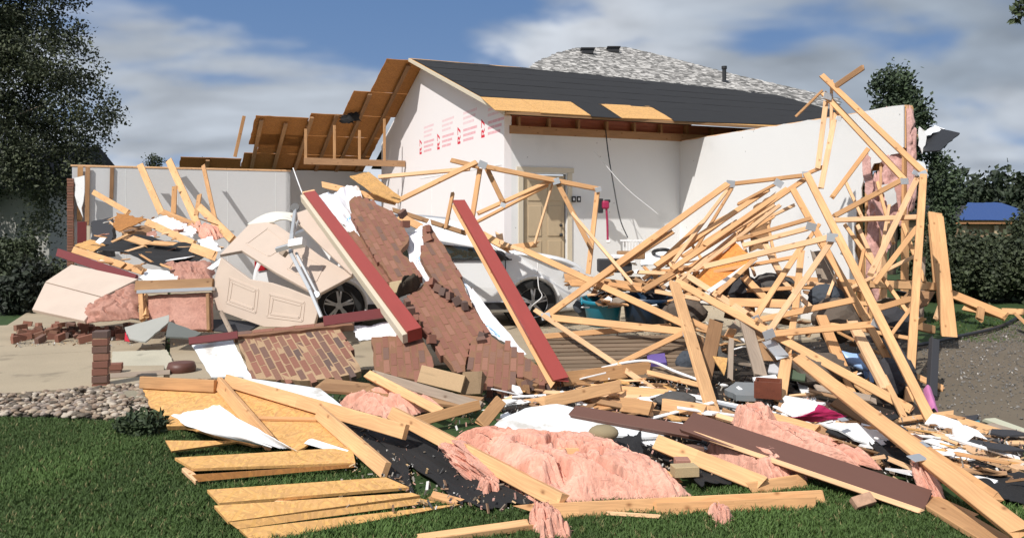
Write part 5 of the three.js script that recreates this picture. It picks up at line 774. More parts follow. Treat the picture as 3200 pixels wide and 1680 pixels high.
board('broken plank across the white litter left of the joist', 1682, 1262, 6.3, 1960, 1200, 6.8, .1, .05, LU[0], { ja: .12, jb: .15 });
board('brown plank behind the foot of the splintered red beam', 1752, 1186, 7.4, 2030, 1150, 7.9, .13, .04, LU[5], { ja: .05, jb: .2 });
board('thin yellow batten lying behind the litter', 2020, 1162, 7.4, 2190, 1204, 7.1, .045, .04, LU[0]);
board('short thick beam end in the middle of the litter', 1932, 1262, 6.3, 2046, 1278, 6.2, .11, .08, LU[5], { ja: .1, jb: .05 });
board('square cut board end near the foot of the standing post', 2070, 1264, 6.4, 2210, 1284, 6.2, .1, .05, LU[0]);
board('batten lying on the pink wool heap', 1694, 1412, 4.9, 1894, 1408, 4.95, .04, .04, LU[0], { ja: .06, jb: .08 });
board('thin lath crossing from the white sheet to the dark felt', 1856, 1366, 5.3, 2000, 1488, 4.75, .05, .02, LU[5], { face: up });
board('joist slanting over the second black felt beside the concrete block', 2042, 1378, 5.25, 2396, 1520, 4.66, .1, .05, LU[0], { face: V(-.4, .6, 1) });
board('torn splintered board end at the edge of the pink wool heap', 2012, 1456, 5.15, 2116, 1512, 4.95, .12, .03, LU[0], { ja: .2, jb: .1, face: up });
board('wedge shaped board above the long front beam', 2262, 1545, 4.85, 2520, 1506, 4.95, .1, .05, LU[1], { ja: .3, face: fr });
board('long front beam lying along the grass', 1622, 1604, 4.62, 2580, 1556, 4.72, .09, .05, LU[1], { ja: .25, face: fr });
board('lower board under the long front beam', 2040, 1592, 4.75, 2548, 1572, 4.82, .07, .05, LU[3], { face: fr });
board('thin peeled strip below the long front beam', 1888, 1602, 4.5, 2074, 1614, 4.45, .02, .02, LU[2]);
board('pointed board lying in the grass at the bottom edge', 1290, 1690, 4.2, 1662, 1638, 4.42, .055, .04, LU[0], { face: up });
board('brown painted fascia board lying broadest across the front right', 2146, 1318, 5.35, 2900, 1572, 4.42, .2, .03, M.brown, { face: V(-.25, 1, .35), name: 'fascia_board' });
board('narrow brown painted fascia board behind the white sheet', 1786, 1284, 5.8, 2206, 1358, 5.4, .11, .03, M.brown, { face: V(-.2, 1, .5), name: 'fascia_board' });
board('pale raw edge board under the broad brown fascia', 2140, 1344, 5.28, 2886, 1600, 4.38, .03, .02, LU[2], { face: fr });
board('brown shadowed board from the broad fascia to the bottom right', 2890, 1556, 4.7, 3130, 1700, 4.15, .16, .03, LU[5], { face: up });
board('pointed brown board tip in the grass at the right', 2920, 1560, 4.75, 3046, 1616, 4.5, .06, .03, LU[3], { jb: .2, face: up });
board('long grey batten standing on the front right litter', 2720, 1352, 5.6, 2792, 1474, 5.1, .03, .03, M.grey[0]);
board('stacked boards with nail plate at the right front', 2390, 1300, 6.0, 2560, 1348, 5.7, .08, .06, LU[0]);
board('printed brown board next to the stacked boards', 2556, 1348, 5.75, 2800, 1400, 5.5, .11, .05, M.oldwood[2]);
board('dark plank behind the heavy corner board', 2608, 1250, 6.4, 2740, 1330, 5.9, .11, .03, M.oldwood[1]);
board('grey plank at the right edge near the gravel', 3080, 1330, 6.2, 3215, 1372, 5.9, .16, .03, M.grey[0], { face: up });
board('pale siding strip at the far right edge', 3090, 1310, 6.4, 3215, 1356, 6.0, .1, .03, mat({ color: lin(.6, .6, .45), map: T.paint }), { face: up, name: 'siding_strip' });
board('brown shard beside the white scraps at the right', 3080, 1375, 6.0, 3160, 1380, 5.9, .13, .02, M.oldwood[0], { jb: .2, face: up });
board('grey standing post at the edge of the gravel yard', 2921, 1060, 7.75, 2912, 1245, 7.15, .075, .06, M.darkstuff);
board('thin grey pole leaning by the wall end', 2882, 800, 10.6, 2876, 1010, 10.4, .08, .05, M.grey[0]);
// long narrow pieces lying side by side down the right of the heap
[['thin pale lath lying lengthwise behind the broad brown fascia', 2230, 1296, 6.2, 2560, 1392, 5.5, .045, .03, LU[2]],
  ['dark stained strip beside the pale lath behind the fascia', 2260, 1290, 6.3, 2640, 1390, 5.55, .06, .025, M.oldwood[0]],
  ['white painted moulding running behind the magenta cloth', 2120, 1232, 6.9, 2450, 1300, 6.3, .035, .03, M.white],
  ['grey metal edging running beside the white moulding', 2200, 1250, 6.7, 2500, 1318, 6.1, .03, .02, M.zinc],
  ['broad splintered yellow plank below the heavy corner board', 2600, 1330, 5.9, 2890, 1452, 5.2, .11, .035, LU[1]],
  ['weathered brown plank beside the splintered yellow plank', 2560, 1372, 5.6, 2850, 1470, 5.15, .09, .03, M.oldwood[2]],
  ['thin orange batten crossing the drywall shards', 2480, 1340, 5.8, 2700, 1330, 5.9, .045, .035, LU[3]],
  ['split lath pointing at the gravel yard', 2760, 1322, 6.1, 2990, 1290, 6.5, .05, .03, LU[0]],
  ['wide yellow plank lying flat before the gravel yard', 2930, 1300, 6.5, 3130, 1362, 6.0, .12, .035, LU[0]],
  ['dark plank end under the wide yellow plank', 2950, 1350, 6.1, 3170, 1420, 5.6, .1, .03, M.oldwood[1]],
  ['narrow yellow strip beside the broad right board', 2980, 1446, 5.4, 3215, 1552, 4.8, .05, .03, LU[2]],
  ['torn plank end under the heavy corner board near the edge', 2960, 1440, 5.35, 3100, 1530, 4.9, .09, .03, LU[3]],
  ['long dark strip in the litter left of the standing post', 1790, 1240, 6.75, 2100, 1300, 6.25, .05, .03, M.oldwood[0]],
  ['pale lath flat in the litter left of the standing post', 1700, 1226, 6.9, 2010, 1242, 6.75, .04, .025, LU[2]],
  ['wide torn plank behind the narrow brown fascia', 1840, 1216, 7, 2090, 1234, 6.8, .11, .03, LU[1]],
  ['brown plank from the drawer to the steel joint', 2420, 1270, 6.5, 2690, 1346, 5.9, .1, .03, M.oldwood[2]],
  ['short upright yellow splinter beside the steel joint', 2660, 1240, 6.6, 2700, 1340, 6.0, .07, .03, LU[4]],
  ['thin leaning strip before the dark open crate', 2760, 1170, 7.2, 2830, 1310, 6.3, .05, .03, LU[0]],
  ['grey broken strip low before the blue chair', 2540, 1210, 7.1, 2740, 1250, 6.7, .07, .03, M.grey[0]]].forEach((b) => board(...b, { face: V(-.2, .8, .6), ja: .09, jb: .09 }));
// slats of the fallen gable at the left front: rows on the grass
const slat = (label, a, b, c, d, h, m = M.osb) => { const pts = [[...a, h + .03], [...b, h + .03], [...c, h], [...d, h]].map(([x, y, hh]) => G(x, y, hh)); return put(panelMesh(pts, .018, m, { along: pts[1].clone().sub(pts[0]), rag: .004, ragStep: .2, ragEdges: [1, 3] }), 'sheathing_strip', label, 'sheathing strip'); };
slat('thin sheathing strip just under the curled white sheet', [518, 1332], [650, 1328], [660, 1340], [524, 1342], .1);
slat('short sheathing strip second below the curled white sheet', [516, 1380], [735, 1372], [742, 1384], [534, 1404], .08);
slat('wide sheathing strip in the third row on the grass', [545, 1428], [1100, 1398], [1110, 1444], [602, 1464], .08);
slat('dark edged thin strip under the wide third row', [600, 1482], [1090, 1452], [1110, 1458], [618, 1506], .05, M.osbdark);
slat('wide sheathing strip in the fourth row reaching the black felt', [646, 1530], [1206, 1490], [1278, 1522], [684, 1570], .08);
slat('sheathing strip carrying the loose short board', [668, 1584], [1286, 1534], [1312, 1552], [712, 1624], .07);
slat('narrow sheathing strip next to last at the bottom', [714, 1632], [1312, 1556], [1362, 1568], [742, 1652], .05);
slat('frontmost sheathing strip at the bottom edge of the stack', [746, 1658], [1400, 1572], [1440, 1580], [794, 1690], .03);
board('loose short board lying on the stacked strips', 858, 1576, 4.55, 1016, 1584, 4.55, .05, .06, LU[2], { jb: .1 });
board('torn corner of a strip beside the black felt', 1340, 1545, 4.8, 1450, 1576, 4.7, .06, .03, LU[3], { ja: .1, jb: .2, face: up });
board('narrow connecting lath at the left ends of the strips', 575, 1465, 5.05, 622, 1508, 4.85, .04, .03, LU[2], { face: up });

// ---------------------------------------------------------------- the overturned piece of roof at the left front
{
  const pl = plane3([434, 1200, 7.0], [485, 1306, 6.2], [840, 1383, 5.55]), at = (x, y, o = 0) => pl(x, y, o), t = new THREE.Group(); t.position.copy(at(700, 1290)).setY(0);
  childAt(t, panelMesh([at(434, 1192), at(676, 1200), at(684, 1206), at(866, 1386), at(790, 1392), at(690, 1366), at(486, 1306)], .014, M.osb, { rag: .01, along: V(1, 0, -.2) }), 'sheathing_panel');
  childAt(t, panelMesh([at(690, 1200), at(800, 1226), at(1000, 1290), at(1096, 1408), at(1010, 1382), at(966, 1384), at(926, 1408), at(872, 1388)], .014, M.osb, { rag: .022, ragStep: .05, ragEdges: [3, 4, 5, 6], along: V(1, 0, -.2) }), 'sheathing_panel');
  const j = (x1, y1, x2, y2, o, w = .14, m = 0) => childAt(t, barMesh(at(x1, y1, w / 2 + .004), at(x2, y2, w / 2 + .004), w, .04, LU[m], { face: o }), 'joist');
  j(440, 1194, 672, 1206, V(0, .1, 1), .1, 5); j(682, 1196, 842, 1384, V(-1, .3, .4), .1, 1); j(706, 1188, 1268, 1350, V(0, .25, 1), .1, 0); j(996, 1288, 1206, 1470, V(-1, .4, .5), .1, 0);
  childAt(t, barMesh(at(770, 1306, .012), at(992, 1310, .012), .04, .02, LU[3], { face: pl.n }), 'batten');
  put(t, 'roof_section', 'overturned piece of roof with joists on yellow sheathing at the front left', 'roof section');
}
{ const k = clothMesh(G(550, 1296, .2), G(690, 1262, .32), G(930, 1404, .12), G(800, 1388, .1), 40, 20, .006, M.white, (u, v) => .12 * Math.sin(v * 3.1) * (1 - u * .7) + .05 * fbm(u * 2.5, v * 1.6, 4, 2), { rag: .05 }); put(k, 'curled_sheet', 'curled white sheet peeling over the overturned roof piece', 'sheet'); }
put(clothMesh(G(950, 1384, .12), G(1020, 1380, .12), G(1106, 1414, .08), G(1080, 1422, .08), 14, 4, .006, M.white, (u, v) => .03 * Math.sin(u * 5)), 'curled_sheet', 'small white strip under the torn sheathing edge', 'sheet');
put(panelMesh([P(760, 1180, 6.9), P(1000, 1210, 6.7), P(1080, 1276, 6.2), P(1250, 1330, 5.9), P(1090, 1300, 6.0), P(890, 1240, 6.4)], .014, M.drywall, { rag: .004 }), 'drywall_sheet', 'white sheet lying behind the long joist of the overturned roof piece', 'drywall');
{ // sheathing panels standing or lying in the wreck
  const sp = (label, pts, m = M.osb, rag = .01, o = {}) => put(panelMesh(pts.map((p) => P(...p)), .014, m, { rag, ...o }), 'sheathing_sheet', label, 'sheathing panel');
  sp('yellow sheathing sheet tilted above the highest bricks', [[1092, 552, 11.4], [1152, 534, 11.8], [1258, 622, 11.3], [1244, 634, 11.1], [1170, 602, 11.1]], M.osb, .012);
  sp('brown torn sheathing scrap before the rear wall', [[362, 664, 15.6], [458, 684, 15], [370, 724, 14.4], [352, 702, 14.8]], M.osbdark, .03);
  sp('square yellow sheathing scrap near the broken brick corner', [[232, 764, 14.2], [282, 748, 14.8], [328, 764, 14.2], [290, 786, 13.6]], M.osb, .02);
  sp('tilted orange sheathing sheet standing inside the truss tangle', [[2176, 866, 9.4], [2296, 752, 9.7], [2354, 808, 9.4], [2236, 930, 9]], M.osb, .012).material = mat({ color: lin(.95, .62, .38), map: T.osb, bumpMap: T.osb, bumpScale: .0015 });
  sp('small orange block of sheathing in the dark of the heap', [[2228, 1112, 7.6], [2274, 1118, 7.6], [2264, 1172, 7.5]], M.osb, .006);
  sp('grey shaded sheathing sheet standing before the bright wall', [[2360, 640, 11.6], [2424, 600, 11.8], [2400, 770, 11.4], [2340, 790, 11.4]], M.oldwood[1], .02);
}

// ================================================================ SHEET GOODS, WOOL, FELT AND HOUSEHOLD THINGS IN THE WRECK
const sheet = (name, label, cat, pts, th, m, rag = .02, o = {}) => put(panelMesh(pts.map((p) => P(p[0], p[1], rest(p[0], p[1], p[2], p[3] || .03))), th, m, { rag, ...o }), name, label, cat, o.group);
const gsheet = (name, label, cat, pts, th, m, rag = .02, o = {}) => put(panelMesh(pts.map((p) => G(p[0], p[1], p[2] || .03)), th, m, { rag, ...o }), name, label, cat, o.group);
const feltFloor = (label, q, b, o = {}) => put(clothMesh(G(...q[0]), G(...q[1]), G(...q[2]), G(...q[3]), 50, 30, .008, M.felt, (u, v) => b * fbm(u * 5, v * 5, q[0][0], 4), { rag: o.rag || .05 }), 'roofing_felt', label, 'roofing felt');
feltFloor('wide black roofing felt strip between the sheathing strips and the pink wool', [[1060, 1290, .04], [1290, 1360, .06], [1690, 1592, .03], [1440, 1580, .03]], .04);
feltFloor('black roofing felt lying under the split boards', [[1046, 1300, .03], [1240, 1345, .04], [1300, 1560, .03], [1190, 1478, .03]], .03);
feltFloor('second black felt piece right of the pink wool', [[1830, 1366, .08], [2010, 1360, .12], [2010, 1500, .05], [1950, 1500, .04]], .06);
feltFloor('third black felt piece under the concrete block', [[2010, 1390, .06], [2140, 1400, .08], [2330, 1510, .03], [2190, 1530, .03]], .05);
feltFloor('dark felt in the shade of the broad brown fascia', [[2060, 1350, .05], [2300, 1370, .05], [2560, 1470, .03], [2260, 1420, .03]], .05);
feltFloor('black felt at the bottom right under the corner boards', [[2960, 1480, .05], [3215, 1490, .06], [3215, 1580, .03], [3060, 1560, .03]], .05);
feltFloor('black crumpled felt under the right front boards', [[2700, 1380, .08], [2860, 1410, .08], [2900, 1500, .04], [2780, 1470, .04]], .07);
put(clothMesh(P(300, 782, 13), P(430, 742, 14.4), P(700, 790, 13.2), P(560, 850, 11.6), 40, 24, .012, M.felt, (u, v) => .12 * fbm(u * 4, v * 3, 3, 3), { rag: .05 }), 'roofing_felt', 'black torn roof felt slope before the rear wall', 'roofing felt');
// pink glass wool
const fibreGeo = (() => { const p = [], w = .0011; for (let k = 0; k < 4; k++) { const a = k / 4, b = (k + 1) / 4, ya = Math.sin(a * 2.6) * .022, yb = Math.sin(b * 2.6) * .022, xa = (a - .5) * .08, xb = (b - .5) * .08, za = Math.sin(a * 4) * .012, zb = Math.sin(b * 4) * .012; p.push(xa, ya, za - w, xb, yb, zb - w, xb, yb, zb + w, xa, ya, za - w, xb, yb, zb + w, xa, ya, za + w); } const g = new THREE.BufferGeometry(); g.setAttribute('position', new THREE.Float32BufferAttribute(p, 3)); g.computeVertexNormals(); return g; })();
const fibreMat = mat({ color: lin(.85, .47, .37), roughness: 1 });
function wool(label, q, h, seed, m = M.fluff, o = {}) {      // the batt and the loose fibres that stand off it
  const t = grp(G(...q[0]).setY(0)), k = woolMesh(q.map((p) => G(...p)), h, m, seed, o); childAt(t, k, 'batt');
  const ps = k.geometry.attributes.position, ns = k.geometry.attributes.normal, half = ps.count / 2, qq = rng(seed * 31 + 7), n = Math.round(half / 26), im = new THREE.InstancedMesh(fibreGeo, fibreMat, n), ob = new THREE.Object3D();
  for (let i = 0; i < n; i++) { const v = Math.floor(qq() * half); ob.position.set(ps.getX(v), ps.getY(v) - .004, ps.getZ(v)).add(k.position); ob.rotation.set((qq() - .5) * 1.6, qq() * 6.28, (qq() - .5) * 1.6); ob.scale.setScalar(.25 + qq() * .45); ob.updateMatrix(); im.setMatrixAt(i, ob.matrix); }
  im.userData.kind = 'stuff'; child(t, im, 'fibres'); return put(t, 'glass_wool', label, 'insulation'); }
wool('large heap of pink glass wool in the middle front', [[1430, 1430, .05], [1856, 1410, .06], [2180, 1552, .03], [1650, 1568, .03]], .14, 2, M.fluff, { nu: 150, nv: 110, sx: 1.7, sy: 1.5, rag: .05 });
wool('rolled ridge of pink glass wool along the top of the large heap', [[1384, 1388, .16], [1500, 1366, .16], [1860, 1406, .1], [1820, 1446, .06]], .1, 6, M.fluff, { nu: 80, nv: 40, sx: 1.2 });
wool('pink glass wool hanging over the left end of the joist', [[1376, 1400, .1], [1450, 1376, .2], [1560, 1500, .08], [1466, 1510, .04]], .09, 9, M.fluff, { nu: 60, nv: 50 });
wool('pink glass wool behind the black felt near the white sheet', [[1060, 1262, .06], [1190, 1234, .1], [1400, 1278, .08], [1200, 1302, .05]], .09, 12, M.fluff, { nu: 70, nv: 40 });
wool('frayed pink glass wool before the broad brown fascia', [[2190, 1420, .05], [2300, 1400, .08], [2560, 1486, .04], [2420, 1514, .03]], .1, 15, M.fluff, { nu: 80, nv: 50, sx: 1.3 });
wool('long pink glass wool strip behind the broad brown fascia', [[2310, 1330, .16], [2420, 1326, .16], [2760, 1452, .1], [2650, 1450, .1]], .06, 18, M.fluff, { nu: 80, nv: 30, sx: 1.6 });
wool('pink glass wool ball at the end of the broad brown fascia', [[2858, 1470, .1], [2920, 1464, .14], [2956, 1560, .04], [2880, 1556, .04]], .09, 21, M.fluff, { nu: 40, nv: 40 });
wool('small pink wool tuft in the grass before the long beam', [[1650, 1626, .02], [1730, 1612, .03], [1790, 1676, .02], [1690, 1680, .02]], .08, 24, M.fluff, { nu: 44, nv: 40, rag: .2 });
wool('tiny pink wool tuft under the right part of the long beam', [[2216, 1604, .02], [2270, 1600, .02], [2292, 1636, .02], [2236, 1640, .02]], .05, 27, M.fluff, { nu: 30, nv: 26, rag: .25 });
wool('tiny pale pink wool scrap on the black felt', [[1490, 1516, .06], [1530, 1512, .06], [1562, 1538, .05], [1512, 1542, .05]], .05, 28, M.fluff, { nu: 24, nv: 20, rag: .3 });
wool('pale pink litter of wool below the standing post', [[2290, 1316, .12], [2390, 1300, .14], [2450, 1350, .1], [2340, 1358, .1]], .1, 30, M.fluff, { nu: 40, nv: 30, rag: .2 });
put(woolMesh([P(590, 706, 15.6), P(640, 706, 15.6), P(700, 740, 14.6), P(640, 752, 14.4)], .12, M.fluff, 33, { nu: 40, nv: 20, rag: .12 }), 'glass_wool', 'pink wool and splinters before the rear wall', 'insulation');
put(woolMesh([P(516, 822, 11.8), P(664, 816, 11.9), P(672, 884, 11.1), P(556, 884, 11.1)], .07, M.kraft, 36, { nu: 50, nv: 24, rag: .08 }), 'glass_wool', 'reddish wool scrap lying on top of the framed wall chunk', 'insulation');
put(woolMesh([P(244, 976, 10.5), P(428, 880, 10.9), P(440, 990, 10.4), P(268, 1006, 10.2)], .07, M.kraft, 39, { nu: 60, nv: 40, rag: .05 }), 'glass_wool', 'brownish pink wool batt slumped on the pale door leaf', 'insulation');
{ // framed chunk of wall with its gutter
  const t = grp(P(550, 1034, 10.3).setY(0)); childAt(t, barMesh(P(428, 896, 10.6), P(668, 888, 10.5), .14, .12, M.oldwood[0], { face: V(0, .3, 1) }), 'fascia'); childAt(t, barMesh(P(432, 912, 10.52), P(668, 902, 10.42), .045, .1, M.metal, { face: V(0, .1, 1) }), 'gutter');
  const wl = clothMesh(P(462, 926, 10.6), P(662, 916, 10.5), P(664, 1034, 10.1), P(462, 1034, 10.2), 50, 30, .05, M.kraft, (u, v) => .05 * fbm(u * 5, v * 5, 9, 4)); childAt(t, wl, 'wool_batt', 'pinkish brown wool batt');
  childAt(t, barMesh(P(649, 920, 10.4), P(652, 1034, 10.0), .04, .05, M.oldwood[1], {}), 'stud'); childAt(t, barMesh(P(440, 918, 10.5), P(444, 1000, 10.2), .06, .05, LU[5], {}), 'stud');
  put(t, 'framed_wall_chunk', 'fallen wall chunk with metal gutter and pinkish wool beside the folded door', 'wall chunk');
}
sheet('tilted_sheet', 'tilted grey panel before the fallen framed wall chunk', 'panel', [[388, 1022, 9.9], [526, 982, 10.2], [526, 1010, 10], [452, 1062, 9.5], [398, 1060, 9.6]], .02, mat({ color: lin(.42, .42, .38), map: T.paint }), .006);
sheet('tilted_sheet', 'dark grey panel tilted right of the lighter grey one', 'panel', [[528, 1004, 10], [628, 1040, 9.6], [600, 1056, 9.5], [516, 1050, 9.6]], .02, mat({ color: lin(.14, .15, .14), map: T.paint }), .006);
sheet('red_scrap', 'small bright red scrap under the tilted grey panel', 'scrap', [[390, 1036, 9.7], [404, 1066, 9.5], [388, 1062, 9.5]], .01, mat({ color: lin(.55, .02, .04) }), 0);
sheet('white_scrap', 'white torn sheet draped on the framed wall chunk', 'sheet', [[430, 872, 11.2], [456, 838, 11.5], [520, 846, 11.4], [566, 878, 11], [470, 882, 11]], .01, M.white, .03);
sheet('white_scrap', 'white torn sheet before the rear wall beside the joist', 'sheet', [[470, 682, 16], [520, 676, 16.2], [612, 714, 15], [600, 742, 14.6], [540, 726, 15]], .012, M.white, .04);
sheet('white_scrap', 'crumpled white shard at the left corner of the folded door', 'sheet', [[646, 838, 10.8], [690, 804, 10.8], [694, 822, 10.7], [662, 842, 10.7]], .01, M.white, .01);
sheet('white_scrap', 'broken white box piece beside the folded door', 'sheet', [[616, 746, 13.2], [660, 740, 13.4], [690, 780, 12.8], [640, 784, 12.8]], .02, M.white, .03);
sheet('broken_cabinet', 'dark broken cabinet in the shade of the rear corner', 'cabinet', [[284, 690, 17.6], [352, 680, 17.8], [350, 760, 16.6], [286, 764, 16.6]], .3, M.darkstuff, .02);
sheet('broken_cabinet', 'dark box behind the yellow joist', 'cabinet', [[380, 712, 16], [470, 700, 16.2], [470, 756, 15], [380, 752, 15]], .25, M.oldwood[1], .02);
// fallen brown boarded wall lying in the middle behind the litter: its boards
{ const pl = plane3([1690, 1060, 8.9], [1700, 1180, 7.85], [2180, 1060, 8.7]), t = grp(pl(1900, 1120)); const m = [[.2, .165, .12], [.17, .14, .1], [.23, .19, .14]].map((c) => mat({ color: lin(...c), map: T.grain, bumpMap: T.grain, bumpScale: .002 }));
  childAt(t, panelMesh([pl(1690, 1052, -.02), pl(2200, 1044, -.02), pl(2200, 1180, -.02), pl(1730, 1180, -.02)], .03, M.oldwood[1]), 'backing');
  for (let i = 0; i < 11; i++) { const y = 1052 + i * 12.4; childAt(t, barMesh(pl(1690 + i * 4 + rr(-6, 6), y + 6, .004), pl(2190 + rr(-10, 10), y - 2, .004), .06, .014, m[i % 3], { face: pl.n.clone().add(V(0, -.25, .1)) }), 'siding_board'); }
  put(t, 'boarded_wall', 'fallen grey brown boarded wall piece behind the litter', 'wall piece'); }
board('yellow top rail of the fallen boarded wall', 1690, 1052, 8.9, 2100, 1018, 9.0, .06, .05, LU[1]);
// white sheets of the litter
gsheet('drywall_sheet', 'large dirty white sheet behind the pink wool ridge', 'drywall', [[1538, 1336, .16], [1560, 1306, .2], [1640, 1276, .22], [1740, 1268, .22], [1850, 1288, .2], [2076, 1350, .16], [2010, 1362, .14], [1866, 1358, .14], [1770, 1372, .12]], .016, M.drywall, .012);
gsheet('drywall_sheet', 'narrow white sheet edge under the large dirty one', 'drywall', [[1560, 1340, .1], [1900, 1380, .08], [1880, 1392, .06], [1560, 1354, .08]], .016, M.white, .012);
gsheet('drywall_sheet', 'white broken corner under the slanting joist', 'drywall', [[1960, 1352, .12], [2080, 1362, .12], [2052, 1398, .08], [1990, 1378, .1]], .014, M.white, .02);
gsheet('drywall_sheet', 'white sheet at the right behind the heavy corner board', 'drywall', [[2560, 1320, .16], [2680, 1320, .18], [2800, 1380, .12], [2740, 1392, .1]], .014, M.drywall, .02);
gsheet('drywall_sheet', 'bright white scrap by the gravel yard edge', 'drywall', [[2975, 1335, .14], [3060, 1340, .14], [3084, 1376, .06], [2990, 1372, .08]], .02, M.white, .03);
gsheet('drywall_sheet', 'white scrap between the corner board and the broad right board', 'drywall', [[2912, 1390, .1], [3000, 1394, .1], [3050, 1434, .05], [2930, 1436, .05]], .014, M.white, .02);
gsheet('drywall_sheet', 'white panel under the magenta cloth', 'drywall', [[2456, 1240, .16], [2580, 1252, .2], [2560, 1290, .14], [2440, 1290, .12]], .02, M.white, .02);
gsheet('drywall_sheet', 'white strip at the bottom right on the dark felt', 'drywall', [[3040, 1482, .08], [3120, 1500, .08], [3110, 1510, .07], [3030, 1492, .07]], .014, M.white, .01);
sheet('louvred_shutter', 'white louvred shutter tilted behind the brown drawer', 'shutter', [[2490, 1190, 7.6], [2512, 1186, 7.5], [2560, 1262, 6.9], [2520, 1264, 6.9]], .03, M.white, .004);
sheet('plastic_cover', 'grey plastic lid lying left of the brown drawer', 'lid', [[2264, 1214, 7.1], [2300, 1196, 7.3], [2370, 1192, 7.2], [2384, 1240, 6.8], [2300, 1232, 6.9]], .05, mat({ color: lin(.2, .22, .23), roughness: .5 }), .006);
sheet('serving_dish', 'white tray standing above the grey lid', 'tray', [[2352, 1180, 7.4], [2424, 1168, 7.4], [2436, 1196, 7.2], [2368, 1200, 7.2]], .03, M.white, .003);
sheet('carton_piece', 'grey and white box flap under the steel angle', 'flap', [[2400, 1160, 7.5], [2412, 1110, 7.8], [2448, 1112, 7.7], [2440, 1168, 7.4]], .02, mat({ color: lin(.5, .5, .52) }), .002);
sheet('green_board', 'dark green board right of the upright short post', 'panel', [[2466, 1116, 7.6], [2520, 1140, 7.4], [2516, 1190, 7.2], [2466, 1180, 7.3]], .02, mat({ color: lin(.07, .1, .06) }), .004);
// household things
{ const o = P(2402, 1240, 6.85), t = grp(o.clone().setY(.06)); const m = mat({ color: lin(.17, .055, .03), map: T.grain, roughness: .5 }); t.rotation.y = -.35; childP(t, box(.22, .14, .02, 0, .12, .12), m, 'drawer_front'); childP(t, box(.016, .13, .24, -.1, .115, 0), m, 'drawer_side'); childP(t, box(.016, .13, .24, .1, .115, 0), m, 'drawer_side'); childP(t, box(.2, .13, .016, 0, .115, -.12), m, 'drawer_back'); childP(t, box(.2, .012, .24, 0, .056, 0), M.white, 'drawer_bottom'); put(t, 'drawer', 'small red brown wooden drawer on the litter', 'drawer'); }
function childP(t, g, m, n) { return child(t, mesh(g, m), n); }
{ const k = clothMesh(G(2440, 1300, .14), G(2560, 1262, .24), G(2650, 1300, .14), G(2540, 1316, .1), 26, 16, .008, mat({ color: lin(.42, .015, .1), roughness: .8 }), (u, v) => .07 * Math.sin(u * 3.1) * (1 - v) + .03 * fbm(u * 6, v * 5, 3, 3), { rag: .04 }); put(k, 'magenta_cloth', 'crumpled magenta cloth on the white panels', 'cloth'); }
{ // light blue moulded chair
  const t = grp(P(2680, 1190, 7.9).setY(0)), b = mat({ color: lin(.3, .46, .75), roughness: .35 }); const base = P(2676, 1140, 7.9);
  const k = clothMesh(P(2632, 1096, 7.75), P(2712, 1096, 7.75), P(2728, 1150, 7.7), P(2642, 1128, 7.8), 20, 14, .012, b, (u, v) => .1 * Math.sin(v * 2.6) + .05 * Math.sin(u * 3.14)); childAt(t, k, 'chair_back'); 
  for (const [a, c] of [[[2718, 1130, 7.72], [2726, 1200, 7.5]], [[2700, 1136, 7.8], [2712, 1192, 7.7]]]) childAt(t, barMesh(P(...a), P(...c), .035, .025, b), 'chair_leg');
  childAt(t, barMesh(P(2662, 1146, 7.9), P(2700, 1190, 7.7), .16, .03, M.darkstuff, { face: V(0, .4, 1) }), 'chair_seat'); put(t, 'plastic_chair', 'light blue moulded chair tipped under the leaning boards', 'chair'); }
function tub(label, p, r0, r1, h, m, tilt) { const t = grp(p); const g = new THREE.LatheGeometry([[.001, 0], [r0, 0], [r1, h], [r1 + .03, h], [r1 + .03, h - .04], [r1 + .012, h - .04], [r1 - .012, h - .02], [r0 - .015, .02], [.001, .02]].map((q) => new THREE.Vector2(...q)), 36); child(t, mesh(g, m), 'tub_body'); for (const s of [-1, 1]) { const k = new THREE.TorusGeometry(.07, .012, 8, 16, Math.PI); k.rotateY(Math.PI / 2); k.translate(s * (r1 + .02), h - .06, 0); child(t, mesh(k, m), 'handle'); } t.rotation.set(...tilt); return put(t, 'plastic_tub', label, 'tub'); }
tub('round teal plastic tub full of odds and ends behind the truss end', P(1886, 1012, 10.2), .2, .25, .34, mat({ color: lin(.01, .2, .29), roughness: .35 }), [.1, 0, .04]);
tub('dark navy plastic tub right of the teal one', P(2016, 1014, 10.1), .24, .3, .36, mat({ color: lin(.012, .035, .075), roughness: .4 }), [.05, 0, -.05]);
{ const t = grp(P(1880, 935, 10.2)); for (let i = 0; i < 6; i++) { const k = clothMesh(V(-.16 + i * .05, 0, -.06), V(-.02 + i * .05, .06, -.1), V(0 + i * .05, .04 + (i % 2) * .06, .1), V(-.14 + i * .05, .03, .12), 8, 8, .01, i % 2 ? M.darkstuff : M.oldwood[1], (u, v) => .05 * fbm(u * 4, v * 4, i, 3)); child(t, k, 'dark_rag'); } put(t, 'rag_bundle', 'dark rags and scraps heaped in the teal tub', 'rags'); }
sheet('purple_box', 'purple plastic box lying against the fallen boarded wall', 'box', [[2022, 1108, 8.2], [2078, 1102, 8.2], [2084, 1132, 8.0], [2026, 1136, 8.0]], .1, mat({ color: lin(.13, .09, .3), roughness: .5 }), .004);
{ const k = mesh(new THREE.SphereGeometry(.042, 14, 10), mat({ color: lin(.72, .36, .03), roughness: .5 })); k.scale.set(1, .75, .8); k.position.copy(G(1896, 1202, .06)); put(k, 'yellow_lump', 'small bright yellow plastic lump on the white litter', 'scrap'); }
{ const k = mesh(new THREE.IcosahedronGeometry(.075, 2), mat({ color: lin(.55, .5, .38), map: T.conc, bumpMap: T.conc, bumpScale: .008 })); k.scale.set(1.35, .72, 1); k.position.copy(G(1886, 1352, .21)); put(k, 'grey_stone', 'rounded grey stone resting on the large white sheet', 'stone'); }
